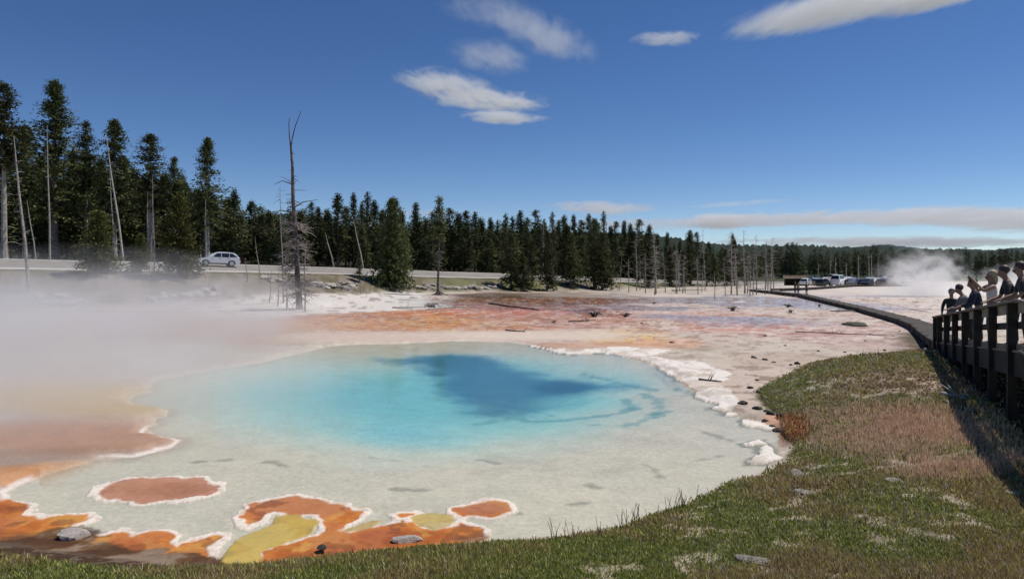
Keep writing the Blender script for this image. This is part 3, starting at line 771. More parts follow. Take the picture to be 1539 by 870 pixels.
# the middle treeline
GM = 'conifers of the middle treeline beyond the road'
tops = [(392, 322), (404, 318), (418, 330), (452, 318), (468, 305), (478, 312), (492, 315), (508, 292), (520, 312), (531, 291), (544, 305), (552, 290), (562, 302), (574, 315), (604, 318), (625, 306), (640, 330), (650, 320), (676, 314), (690, 322), (700, 318), (714, 320), (724, 330), (737, 328),
        (748, 332), (760, 322), (770, 326), (782, 318), (793, 328), (805, 317), (818, 330), (830, 320), (840, 332), (848, 324), (862, 324), (874, 332), (885, 323), (897, 334), (907, 319), (918, 340), (926, 334), (938, 332), (947, 336), (961, 331), (976, 338), (988, 352), (1003, 350), (1022, 362), (1037, 347), (1047, 350), (1062, 372), (1085, 372), (1101, 352)]
for px, ty in tops:
    u = (px - CX) / F; D = np.interp(u, UK, DF) + rr_.uniform(8, 22)
    put_tree(rr_.choice(['midA', 'midB', 'midE', 'midD', 'midB', 'midA']), px, D, ty, 'dark pointed conifer in the middle treeline', GM, 'pine_tree', rr_.uniform(.85, 1.4))
for k in range(95):
    px = 385 + (1125 - 385) * (k + rr_.random()) / 95; u = (px - CX) / F; D = np.interp(u, UK, DF) + rr_.uniform(5, 34)
    ty = np.interp(px, [385, 700, 900, 1000, 1125], [348, 340, 345, 368, 382]) + rr_.uniform(-12, 28)
    put_tree(rr_.choice(['midA', 'midC', 'midB', 'midC', 'midE']), px, D, ty, 'dark pointed conifer in the middle treeline', GM, 'pine_tree', rr_.uniform(.9, 1.6))
# conifers on the near side of the road
GN = 'conifers between the flats and the road right of the middle'
for (px, ty, w) in [(768, 352, 1.2), (800, 360, 1.1), (822, 348, .9), (858, 352, 1.2), (893, 330, 1.1), (905, 350, 1.1), (958, 368, 1.0), (976, 366, .9), (1008, 372, .9), (1038, 352, 1.0), (1062, 376, 1.0), (1090, 375, 1.0), (1104, 360, .9), (1122, 380, .9), (786, 385, 1.2), (1028, 385, 1.2), (1075, 388, 1.2)]:
    u = (px - CX) / F; D = np.interp(u, UK, DN) - rr_.uniform(6, 14)
    put_tree(rr_.choice(['midC', 'midA', 'midC']), px, D, ty, 'dark bushy conifer standing on the near side of the road', GN, 'pine_tree', w)
put_tree('midB', 540, 84, 388, 'low dark bush on the verge left of the big fir', None, 'young_conifer', 1.0)
# far wood right of the middle
GF = 'far conifers along the foot of the hills'
for k in range(72):
    px = 1110 + (1640 - 1110) * (k + rr_.random()) / 72; D = rr_.uniform(225, 330); ty = rr_.choice([378, 382, 386, 390]) + rr_.uniform(-5, 5)
    put_tree(rr_.choice(['farA', 'farB']), px, D, ty, 'dark far conifer on the plain below the hills', GF, 'pine_tree', 1.3)
for px, ty in [(1184, 367), (1191, 366), (1197, 368), (1168, 372), (1290, 378)]:
    put_tree('farB', px, 240, ty, 'dark conifer rising above the ridge line behind the shelter', 'conifers behind the shelter', 'pine_tree', 1.0)

# distant mass of wood: one object
def mass(n, f):
    Vs = []; base = 0
    cr = []; 
    for key in ('farA', 'farB'):
        me = VAR[key][2]; a = np.empty(len(me.vertices) * 3, np.float32); me.vertices.foreach_get('co', a); cr.append(a.reshape(-1, 3)[::1])
    rs = np.random.RandomState(4)
    for i in range(n):
        px, D, hh = f(rs); x = (px - CX) / F * D; c = cr[rs.randint(2)]; m_ = c[:len(c) // 3 * 3]
        m_ = m_.reshape(-1, 3, 3)[rs.rand(len(m_) // 3) < .45].reshape(-1, 3); a = rs.rand() * 6.28; s = hh / 12
        zg = float(terrain(np.array([x]), np.array([D]), False)[0]) if D < 420 else -.5
        Vs.append(np.stack([(m_[:, 0] * math.cos(a) - m_[:, 1] * math.sin(a)) * s * 1.5 + x, (m_[:, 0] * math.sin(a) + m_[:, 1] * math.cos(a)) * s * 1.5 + D, m_[:, 2] * s + zg], 1))
    V = np.concatenate(Vs); return mesh_np('distant_forest', V, np.arange(len(V)).reshape(-1, 3), M_needle3)
def fmid(rs):
    px = rs.uniform(-260, 1180); u = (px - CX) / F; D = np.interp(u, UK, DF) + rs.uniform(20, 70)
    top = np.interp(px, [-260, 0, 100, 330, 400, 700, 900, 1000, 1180], [260, 290, 280, 325, 345, 345, 350, 368, 384]) + rs.uniform(0, 22)
    return px, D, (HZ - top) / F * D + EYE
def ffar(rs):
    D = rs.uniform(300, 700); px = rs.uniform(1060, 1720); return px, D, rs.uniform(9, 14)
o = mass(330, fmid); tag(o, 'dense wood behind the treeline', kind='stuff')
o = mass(420, ffar); tag(o, 'distant wood on the plain below the hills', kind='stuff')

# ------------------------------------------------------------------ dead trees
def snag_root(px, D, label, name='dead_tree', group=None):
    x, y, zg = at(px, D); o = empty(name, (x, y, zg)); tag(o, label, 'dead tree', group); return o
rs_ = random.Random(9)
# the big snag
sn = snag_root(446, 58, 'tall bare dead tree with a forked tip and a tangle of pale lower branches')
H = 16.6
mb = MB(); pp = [(0.25, 0, -.4), (.2, 0, .5), (.05, 0, 3), (-.1, .05, 6), (-.32, 0, 9.2), (-.36, 0, 12), (-.50, 0, 13.8)]
mb.tube(pp, [.36, .27, .23, .20, .16, .12, .09], 9)
mb.tube([(-.50, 0, 13.7), (-.62, 0, 14.6), (-.66, 0, 15.8), (-.62, 0, 16.3)], [.06, .05, .04, .02], 6)
mb.tube([(-.50, 0, 13.7), (-.36, 0, 14.6), (-.10, 0, 15.6), (.25, 0, 16.5), (.38, 0, 16.9)], [.06, .05, .04, .03, .012], 6)
mb.build('trunk', M_darkdead, sn)
def interp(pp, zz):
    for a, b in zip(pp, pp[1:]):
        if a[2] <= zz <= b[2]: return Vector(a).lerp(Vector(b), (zz - a[2]) / (b[2] - a[2]))
    return Vector(pp[-1])
def branchset(pp, n, z0, z1, lmin, lmax, rad, seed, twigs=2, droop=.3):
    mb = MB(); r_ = random.Random(seed)
    for k in range(n):
        zz = r_.uniform(z0, z1); p = interp(pp, zz); a = r_.choice([0, math.pi]) + r_.uniform(-1.1, 1.1) if r_.random() < .7 else r_.uniform(0, 6.28); l = r_.uniform(lmin, lmax); dz = r_.uniform(-droop, droop * .8)
        q = [p]; d = Vector((math.cos(a), math.sin(a), dz))
        for j in range(3):
            d = (d + Vector((r_.uniform(-.3, .3), r_.uniform(-.3, .3), r_.uniform(-.35, .3)))).normalized(); q.append(q[-1] + d * l / 3)
        mb.tube(q, [rad, rad * .75, rad * .5, rad * .2], 4)
        for j in range(twigs):
            b = q[1 + j % 2]; e = b + Vector((math.cos(a + r_.uniform(-1.3, 1.3)), math.sin(a + r_.uniform(-1.3, 1.3)), r_.uniform(-.8, .7))) * l * .45
            mb.tube([b, (b + e) / 2 + Vector((0, 0, r_.uniform(-.08, .08))), e], [rad * .5, rad * .35, rad * .15], 3)
    return mb
branchset(pp, 120, .8, 7.6, .6, 2.1, .055, 1, 3, .6).build('branch', M_dead, sn)
branchset(pp, 26, 7.0, 11.5, .4, 1.5, .03, 2, 1, .2).build('branch', M_darkdead, sn)
branchset(pp, 12, 11, 13.6, .15, .5, .02, 3, 0, .2).build('branch', M_darkdead, sn)
mb = MB(); mb.tube([interp(pp, 8.6), Vector((.6, -.1, 9.1)), Vector((1.8, 0, 9.3))], [.06, .045, .02], 5); mb.tube([interp(pp, 8.2), Vector((-1.4, -.1, 8.4)), Vector((-2.1, 0, 7.9))], [.06, .045, .02], 5); mb.tube([interp(pp, 10.6), Vector((-1.2, -.1, 10.9)), Vector((-1.9, 0, 10.6))], [.05, .035, .015], 5)
mb.build('branch', M_darkdead, sn)


def thin_snag(px, D, topy, label, lean=0, r0=.09, nbr=14, lmax=.8, m=None, group=None, base_dy=0, z0=.15):
    o = snag_root(px, D, label, group=group); zg = o.location.z; h = EYE + (HZ - topy) / F * D - zg; sd = int(px * 7 + D)
    pts = [(0, 0, -.3), (lean * h * .3 + .05, .02, h * .3), (lean * h * .65 - .04, 0, h * .65), (lean * h, 0, h)]
    mb = MB(); mb.tube(pts, [r0 * 1.2, r0, r0 * .7, r0 * .25], 6); b_s = branchset(pts, nbr, h * z0, h * .97, .2, lmax, r0 * .3, sd, 1, .35); mb.add(b_s.v, b_s.f); mb.build('trunk', m or M_dead, o)

    return o


thin_snag(431, 57, 385, 'thin pale dead tree just left of the big bare snag', -.02, .07, 20, .9)
thin_snag(417, 60, 400, 'short thin dead stem left of the big snag, leaning slightly', .05, .05, 8, .5)
thin_snag(404, 62, 405, 'short forked dead stem on the embankment foot left of the snags', .1, .05, 6, .5)
thin_snag(458, 56, 372, 'thin dead tree hugging the right side of the big snag', .01, .07, 34, 1.1)
thin_snag(426, 62, 280, 'slender dead tree rising behind the left of the big snag', -.03, .06, 26, .9)
thin_snag(541, 75, 420, 'lone pale stake like dead stem on the white sinter', 0, .04, 0)
thin_snag(391, 74, 355, 'thin leaning dead stem in front of the road right of the car', -.12, .05, 2, .4)
thin_snag(372, 72, 388, 'short crooked dead stem in front of the road behind the car', -.08, .05, 3, .5)
thin_snag(44, 62, 205, 'tall dead pole leaning left into the left edge pines', -.10, .14, 22, .8, M_dead)
thin_snag(75, 80, 188, 'straight pale dead pole before the tallest conifer', -.02, .11, 6, .5, M_palebark)
thin_snag(186, 84, 200, 'pale dead pole leaning left under the pointed conifers', -.14, .13, 12, .6, M_palebark)
thin_snag(172, 88, 250, 'second thinner pale pole beside the leaning one', -.05, .09, 10, .6, M_palebark)
thin_snag(232, 72, 262, 'thin grey dead tree on the verge left of the bushy young conifer', -.02, .07, 16, .6)
thin_snag(54, 86, 300, 'leaning pale dead stem low in the left wood', -.15, .08, 8, .6, M_palebark)
thin_snag(222, 90, 290, 'left of two straight pale trunks under the broad topped pine', 0, .13, 4, .4, M_palebark)
thin_snag(229, 91, 295, 'right of two straight pale trunks under the broad topped pine', .01, .13, 4, .4, M_palebark)
thin_snag(309, 90, 300, 'pale bare trunk right above the silver car', 0, .13, 6, .5, M_palebark)
thin_snag(546, 104, 330, 'pale dead trunk leaning left across the middle treeline', -.2, .12, 6, .6, M_palebark)
thin_snag(502, 100, 350, 'broken pale dead trunk leaning against the dark treeline', -.25, .10, 6, .6, M_palebark)
# single thin conifer on the white sinter
x, y, zg = at(660, 83); o = empty('pine_tree', (x, y, zg)); tag(o, 'lone thin scraggly pine with a bare lower trunk on the edge of the orange flats', 'tree')
h = EYE + (HZ - 297) / F * 83 - zg
mb = MB(); mb.tube([(0, 0, -.2), (-.15, 0, .6), (-.1, 0, 3), (.05, 0, 7), (0, 0, h)], [.26, .17, .13, .1, .03], 7)
for a in (0.3, 2.6, 3.4, 5.2, 4.4): mb.tube([(0, 0, .5), (math.cos(a) * .5, math.sin(a) * .5, .15), (math.cos(a) * 1.2, math.sin(a) * 1.2, -.05)], [.12, .08, .03], 5)
mb.build('trunk', M_darkdead, o)
link_mesh('crown', crown_mesh(h, 1.15, .55, 41, 120, 5, 3, .42, 'pine', M_needle, .1), o)
branchset([(0, 0, 0), (0, 0, h)], 34, 2.0, h * .62, .3, .95, .022, 44, 1, .3).build('branch', M_dead, o)
# drowned grey trees at the right of the flats
GD_ = 'bare grey dead trees standing in the shallow flats'
for (px, ty, D, nb_, r0) in [(945, 388, 118, 14, .1), (957, 350, 126, 22, .12), (986, 345, 112, 40, .15), (984, 372, 108, 30, .13), (1000, 376, 120, 20, .1), (1016, 372, 118, 26, .12), (1026, 380, 116, 20, .1), (1060, 342, 128, 14, .09), (1074, 408, 92, 4, .07), (1099, 347, 112, 44, .16), (1108, 372, 108, 32, .14),
                             (1119, 346, 116, 24, .12), (1127, 380, 105, 22, .1), (1137, 352, 110, 20, .12), (1150, 360, 112, 20, .11), (1163, 372, 112, 14, .1), (1049, 386, 112, 24, .1), (1090, 388, 104, 16, .08), (970, 380, 116, 26, .1), (894, 378, 128, 20, .1), (816, 330, 128, 24, .12), (1158, 356, 118, 16, .1)]:
    thin_snag(px, D, ty, 'bare grey dead tree among the drowned trunks right of the middle', rs_.uniform(-.05, .05), r0 * .72, int(nb_ * 2.2), 1.3, M_dead, GD_)
for k_ in range(14):
    px = rs_.uniform(930, 1168); thin_snag(px, rs_.uniform(108, 132), rs_.uniform(368, 408), 'bare grey dead tree among the drowned trunks right of the middle', rs_.uniform(-.10, .10), rs_.uniform(.045, .075), rs_.randrange(14, 40), 1.3, M_dead, GD_)
for (px, ty) in [(1248, 392), (1256, 386), (1290, 384), (1306, 378), (1310, 382), (1272, 394), (1320, 386), (1230, 396)]:
    thin_snag(px, rs_.uniform(185, 205), ty, 'thin pale dead trunk behind the parked cars', 0, .14, 8, .8, M_palebark, 'pale dead trunks behind the car park')

# ------------------------------------------------------------------ rocks and driftwood
def rock_mesh(seed, name='rock', m=None, sub=3, flat=.65, cut=True):
    me = ico(sub); rs = np.random.RandomState(seed); a = np.empty(len(me.vertices) * 3); me.vertices.foreach_get('co', a); a = a.reshape(-1, 3)
    f = .72 + .55 * fbm(a[:, 0] * 1.3 + seed * 7 + a[:, 2], a[:, 1] * 1.3 + a[:, 2] * .8, 1, 3, seed)
    for q in range(7 if cut else 0):
        d = rs.randn(3); d /= np.linalg.norm(d); k = a @ d; f = np.where(k * f > .62, .62 / np.maximum(k, .01), f)
    a = a * f[:, None] * np.array([1.25, .95, flat]); me.vertices.foreach_set('co', a.ravel()); me.update(); me.name = name; me.materials.append(m or M_rock); return me
RK = [rock_mesh(i) for i in range(5)]; DRK = [rock_mesh(i + 20, m=M_darkrock) for i in range(3)]
def put_rock(px, D, s, lab, grp=None, dark=False, z=None, sc=(1, 1, 1), k=None):
    x = (px - CX) / F * D; zz = gz(x, D) if z is None else z; L_ = DRK if dark else RK
    o = link_mesh('rock', L_[rs_.randrange(len(L_)) if k is None else k])
    if k is not None: o.material_slots[0].link = 'OBJECT'; o.material_slots[0].material = M_palerock
    o.location = (x, D, zz + s * .12); o.rotation_euler = (rs_.uniform(-.2, .2), rs_.uniform(-.2, .2), rs_.uniform(0, 6.28))
    o.scale = (s * sc[0], s * sc[1], s * sc[2]); tag(o, lab, 'rock', grp); return o
def dn_at(px): return float(np.interp((px - CX) / F, UK, DN))
for px0, px1, n, off, lab, grp in [(222, 262, 8, 9, 'pale boulder on the embankment left of the bushy young conifer', 'boulders left of the young conifer'),
                                   (276, 330, 13, 8.5, 'pale boulder on the embankment below the silver car', 'boulders below the car'),
                                   (60, 118, 10, 9, 'grey boulder on the embankment dim in the steam', 'boulders in the steam'),
                                   (395, 430, 7, 5, 'grey boulder on the road embankment behind the big snag', 'boulders behind the snag'),
                                   (470, 535, 14, 7.5, 'grey boulder on the embankment left of the big fir', 'boulders left of the big fir'),
                                   (622, 655, 7, 7.5, 'pale boulder at the foot of the big fir', 'boulders at the fir foot'),
                                   (664, 748, 20, 8, 'pale boulder in the row right of the lone thin pine', 'row of pale boulders by the road')]:
    for i in range(n):
        px = px0 + (px1 - px0) * (i + rs_.random() * .8) / n
        put_rock(px, dn_at(px) - off + rs_.uniform(-1.2, 1.0), rs_.uniform(.35, .72), lab, grp)
put_rock(112, unp(112, 808)[1], .13, 'pale pink grey rock on the dirt between orange mat and grass at the left', None, sc=(1.5, 1.0, 1.5), z=.0, k=1)
put_rock(612, unp(612, 814)[1], .11, 'whitish rock on the orange mat in front of the grass', None, sc=(1.7, 1.0, 1.4), z=.0, k=2)
put_rock(484, unp(484, 830)[1], .07, 'small dark rock at the grass edge below the yellow pool', None, True, z=.06)
for (px, py) in [(1188, 549), (1138, 572), (1127, 583), (1143, 590), (1116, 606), (1139, 614), (1152, 618), (1160, 622), (1173, 627), (1150, 630), (1160, 636), (1170, 642), (1198, 547), (1163, 545), (1133, 538), (1150, 541)]:
    X0, D0 = unp(px, py, .1); put_rock(px, D0, rs_.uniform(.07, .15), 'small dark stone on the beige rubble between crust and grass', 'dark stones on the beige rubble', True)
for (px, py) in [(1075, 572), (1230, 528), (1180, 520), (1300, 512), (1352, 498), (1240, 505), (1270, 530), (1330, 527), (965, 486), (1010, 515), (1150, 505)]:
    X0, D0 = unp(px, py, .1); put_rock(px, D0, rs_.uniform(.03, .13), 'small dark stone lying on the pink flats', 'dark stones on the pink flats', True)
for (px, py, lab) in [(1204, 664, 'flat pale stone slab at the bank edge beside the orange moss'), (1345, 700, 'pale flat stone in the grass below the dry brown patch'), (1215, 703, 'small pale stone in the green grass near the pool edge'), (1425, 597, 'pale bent stick like stone ridge near the boardwalk shade'), (1130, 818, 'small white stone low in the foreground grass'), (1520, 738, 'pale stone in the grass near the right edge')]:
    X0, D0 = unp(px, py, 1.0); put_rock(px, D0, rs_.uniform(.08, .14), lab, None, sc=(1.5, .9, .45))


def stump(px, py, s, label, seed, m=M_darkdead, n=7, cat='driftwood', name='driftwood'):
    X0, D0 = unp(px, py, .1); zz = gz(X0, D0); X0, D0 = unp(px, py, zz); r_ = random.Random(seed); mb = MB()
    mb.tube([(0, 0, -.05), (.05 * s, 0, .25 * s), (.2 * s, 0, .5 * s)], [.28 * s, .2 * s, .1 * s], 7)
    for k in range(n):
        a = r_.uniform(0, 6.28); l = s * r_.uniform(.5, 1.1)
        mb.tube([(0, 0, .15 * s), (math.cos(a) * l * .5, math.sin(a) * l * .5, r_.uniform(.1, .5) * s), (math.cos(a) * l, math.sin(a) * l, r_.uniform(-.05, .45) * s)], [.12 * s, .07 * s, .02 * s], 5)
    o = mb.build(name, m, smooth=True); o.location = (X0, D0, zz); tag(o, label, cat); return o
stump(1101, 467, .75, 'black spiky stump on the pink flats right of the middle', 1, name='tree_stump', cat='stump')
stump(1184, 461, .55, 'dark tangled root sticking out of the wet lavender flats', 2, name='tree_stump', cat='stump')
stump(1188, 470, .55, 'pale branching driftwood below the dark root on the wet flats', 3, M_dead)
stump(1231, 460, .4, 'small dark root tuft near the low walkway', 4)
stump(893, 476, .8, 'broad dark root mass on the orange red mat', 5, M_darkdead, 10)
stump(940, 476, .6, 'upright dark root piece right of the root mass', 6)
stump(983, 456, .35, 'small dark stump on the pale strip before the dead trees', 7)
stump(832, 485, .3, 'little dark stick bundle on the pink mat', 8)
stump(650, 462, .9, 'pile of dead branches lying at the foot of the lone thin pine', 9, M_dead, 12)
stump(1388, 531, .45, 'dark broken plank remains at the foot of the boardwalk end', 10)
def log(px0, py0, px1, py1, r_, label, m=M_darkdead, z0=.1, name='fallen_log'):
    a = unp(px0, py0, z0); b = unp(px1, py1, z0); za = gz(*a); zb = gz(*b); a = unp(px0, py0, za); b = unp(px1, py1, zb)
    A = Vector((a[0], a[1], za + r_ * .6)); B = Vector((b[0], b[1], zb + r_ * .6)); mb = MB(); d = B - A; pr = Vector((-d.y, d.x, 0)).normalized()
    n = 6; mb.tube([tuple((A - A) + d * (i / n) + pr * math.sin(i * 1.7) * d.length * .015) for i in range(n + 1)], [r_ * (1.1 - .7 * i / n) for i in range(n + 1)], 6)
    rr2 = random.Random(int(px0)); 
    for k in range(3):
        p = d * rr2.uniform(.3, .9); mb.tube([p, p + Vector((rr2.uniform(-.4, .4), rr2.uniform(-.4, .4), .25))], [r_ * .4, r_ * .1], 4)
    o = mb.build(name, m, smooth=True); o.location = A; tag(o, label, 'log'); return o
log(735, 457, 812, 467, .10, 'long thin dark log across the orange mat')
log(915, 432, 1000, 433, .16, 'white fallen log before the dead trees', M_palebark)
log(1010, 437, 1060, 436, .12, 'pale fallen log right of the white one', M_palebark)
log(1195, 499, 1345, 505, .035, 'long thin dark branch lying across the pink flats near the boardwalk')
log(700, 461, 640, 466, .08, 'pale bleached log beside the foot of the lone pine', M_palebark)
log(590, 463, 640, 462, .07, 'bleached pole on the white sinter left of the lone pine', M_palebark)
log(855, 484, 895, 482, .06, 'short dark stick below the dark root mass')
log(760, 497, 790, 499, .05, 'short dark stick on the pale apron behind the pool')
log(1050, 571, 1085, 574, .04, 'thin dark twig on the white crust')
log(1415, 594, 1452, 601, .06, 'pale dead branch on the bank beside the boardwalk shade', M_palebark, 1.0)
log(1150, 434, 1120, 436, .1, 'grey log at the near end of the low walkway', M_dead)
# mossy mound on the flats
M_moss = mat('dark_moss', (.035, .035, .02), .9, sc=8, col2=(.10, .10, .06), bump=.8, bscale=20)
me = rock_mesh(51, m=M_moss, flat=.3, cut=False); o = link_mesh('moss_mound', me); X0, D0 = unp(1284, 492, -.05); o.location = (X0, D0, gz(X0, D0)); o.scale = (.55, .9, .8); tag(o, 'low dark green moss mound on the lavender flats', 'mound')
me = rock_mesh(52, m=M_darkrock, flat=.25, cut=False); o = link_mesh('moss_mound', me); X0, D0 = unp(1272, 468, -.05); o.location = (X0, D0, gz(X0, D0)); o.scale = (1.2, .7, .4); tag(o, 'flat dark mound close to the low walkway', 'mound')

# ------------------------------------------------------------------ boardwalk with railing
def deckz(y): return float(np.interp(y, [-5, 12.4, 25.4, 27], [2.26, 2.26, .98, .9]))
LE = [(-4, -1.2), (-1.5, .25), (.6, .42), (2.6, 1.3), (4.2, 2.6)] + [(3.1 + .5 * y, y) for y in np.arange(3.4, 25.5, 1.0)] + [(3.1 + .5 * 25.5, 25.5)]
def off(line, w):
    o = []
    for i, p in enumerate(line):
        a = Vector(line[max(i - 1, 0)]); b = Vector(line[min(i + 1, len(line) - 1)]); d = (b - a).normalized(); o.append((p[0] + d.y * w, p[1] - d.x * w))
    return o
def planks(line, zf, w, th=.04, pw=.145, overhang=.06):
    mb = MB(); P = [Vector((a, b, zf(i, b))) for i, (a, b) in enumerate(line)]; 
    seg = [(P[i + 1] - P[i]).length for i in range(len(P) - 1)]; tot_ = sum(seg); s = 0.0; i = 0; acc = 0
    r_ = random.Random(3)
    while s < tot_ - pw:
        while i < len(seg) - 1 and s > acc + seg[i]: acc += seg[i]; i += 1
        t = (s - acc) / seg[i]; p = P[i].lerp(P[i + 1], t); d = (P[i + 1] - P[i]).normalized(); n = Vector((d.y, -d.x, 0)).normalized()
        q = n.cross(d)
        mb.box(p + n * (w / 2) + Vector((0, 0, -th / 2 + r_.uniform(-.003, .003))), (w + overhang * 2, pw * .93, th), M=Matrix((n, d, n.cross(d))).transposed())
        s += pw
    return mb
M_railwood = mat('rail_board_wood', (.22, .19, .16), .85, sc=5, col2=(.40, .35, .30), bump=.4, bscale=25)
bw_ = empty('boardwalk', (16, 26, gz(16, 26))); tag(bw_, 'raised wooden boardwalk with a timber railing where visitors stand', 'boardwalk')
def child(mb, name, m, parent, bev=0):
    o = mb.build(name, m, parent); o.matrix_parent_inverse = Matrix.Translation(parent.location).inverted(); return o
zfun = lambda i, y: deckz(y)
child(planks(LE, zfun, 2.5), 'deck', M_wood, bw_)
mb = MB(); RE = off(LE, 2.5)
for ln in (LE, off(LE, 1.25), RE):
    for i in range(len(ln) - 1):
        a, b = ln[i], ln[i + 1]; za, zb = deckz(LE[i][1]), deckz(LE[i + 1][1]); mb.beam((a[0], a[1], za - .27), (b[0], b[1], zb - .27), .07, .44)
child(mb, 'stringer', M_darkwood, bw_)  # beams deepened and near-black, standing in for dense shade below the deck
py_ = [13.1 + 1.83 * k for k in range(-5, 8)]; py_[-1] = 25.3
posts = []
for y_ in py_:
    if y_ < 3.4: continue
    x_ = 3.1 + .5 * y_ - .06; mb = MB(); dz = deckz(y_); g0 = gz(x_, y_) - .3
    w_ = .15
    mb.box((x_, y_, (g0 + dz + .90) / 2), (w_, w_, dz + .90 - g0), rz=math.atan(.5) * -1)
    child(mb, 'post', M_darkwood, bw_)
    x2 = x_ + 2.62 * math.cos(math.atan(.5)); y2 = y_ - 2.62 * math.sin(math.atan(.5)); g2 = gz(x2, y2) - .3
    mb = MB(); mb.box((x2 - .15, y2, (g2 + dz - .05) / 2), (w_, w_, dz - .05 - g2)); child(mb, 'support', M_darkwood, bw_)
yy = [3.9, 8, 12.4, 16, 20, 25.45]
def rail(zo, w, h, name, xo=-.06, m=M_wood):
    mb = MB()
    for a, b in zip(yy, yy[1:]):
        mb.beam((3.1 + .5 * a + xo, a, deckz(a) + zo), (3.1 + .5 * b + xo, b, deckz(b) + zo), w, h)
    return child(mb, name, m, bw_)
rail(.92, .20, .045, 'top_rail'); rail(.80, .045, .19, 'rail_board', .06, M_railwood); rail(.47, .045, .14, 'mid_rail', .06, M_darkwood); rail(.06, .10, .10, 'kerb', .06)
# stepping brace at the far end
# low walkway over the flats
LW = [(15.9, 25.5, .94), (17.6, 28.6, .72), (20.3, 33.9, .52), (23.1, 39.5, .46), (24.7, 43.6, .42), (28.9, 57, .30), (32.8, 70, .12), (37.0, 84, -.06), (41, 97.6, -.2), (43.2, 113, -.40), (43.8, 126, -.5)]
def low_walk(LW, label, w=1.1, deckw=None):
    o = empty('low_walkway', (LW[0][0], LW[0][1], LW[0][2] - .3)); tag(o, label, 'walkway')
    P2 = [(a, b) for a, b, c in LW]; zs = [c for a, b, c in LW]
    child(planks(P2, lambda i, y: zs[i], w, .05, .3), 'deck', M_oldwood, o)
    mb = MB(); R2 = off(P2, w)
    for ln in (P2, R2):
        for i in range(len(ln) - 1): mb.beam((*ln[i], zs[i] - .19), (*ln[i + 1], zs[i + 1] - .19), .08, .28)
    child(mb, 'stringer', M_darkwood, o)
    for ln in (P2, R2):
        for i in range(len(ln) - 1):
            n = max(1, int((Vector(ln[i + 1]) - Vector(ln[i])).length / 2.9))
            for k in range(n):
                t = k / n; x_ = ln[i][0] * (1 - t) + ln[i + 1][0] * t; y_ = ln[i][1] * (1 - t) + ln[i + 1][1] * t; z_ = zs[i] * (1 - t) + zs[i + 1] * t
                mb = MB(); mb.box((x_, y_, z_ - .35), (.16, .16, .75)); child(mb, 'support', M_darkwood, o)
    return o
low_walk(LW, 'low dark walkway curving from the railing across the flats')
low_walk([(48.7, 128, -.42), (56, 134, -.45), (64, 142, -.48), (77, 157, -.5), (92, 160, -.5)], 'far low walkway leading to the parked cars', 2.0)
mb = MB(); th = unp(1262, 447, -.2); pts = [(1300, 450), (1340, 458), (1375, 466), (1406, 472)]
q = [(*unp(a, b, -.05), -.02) for a, b in pts]; mb.tube(q, .02, 4); o = mb.build('pipe', M_dead); tag(o, 'thin pale pipe lying along the cream flats behind the low walkway', 'pipe')

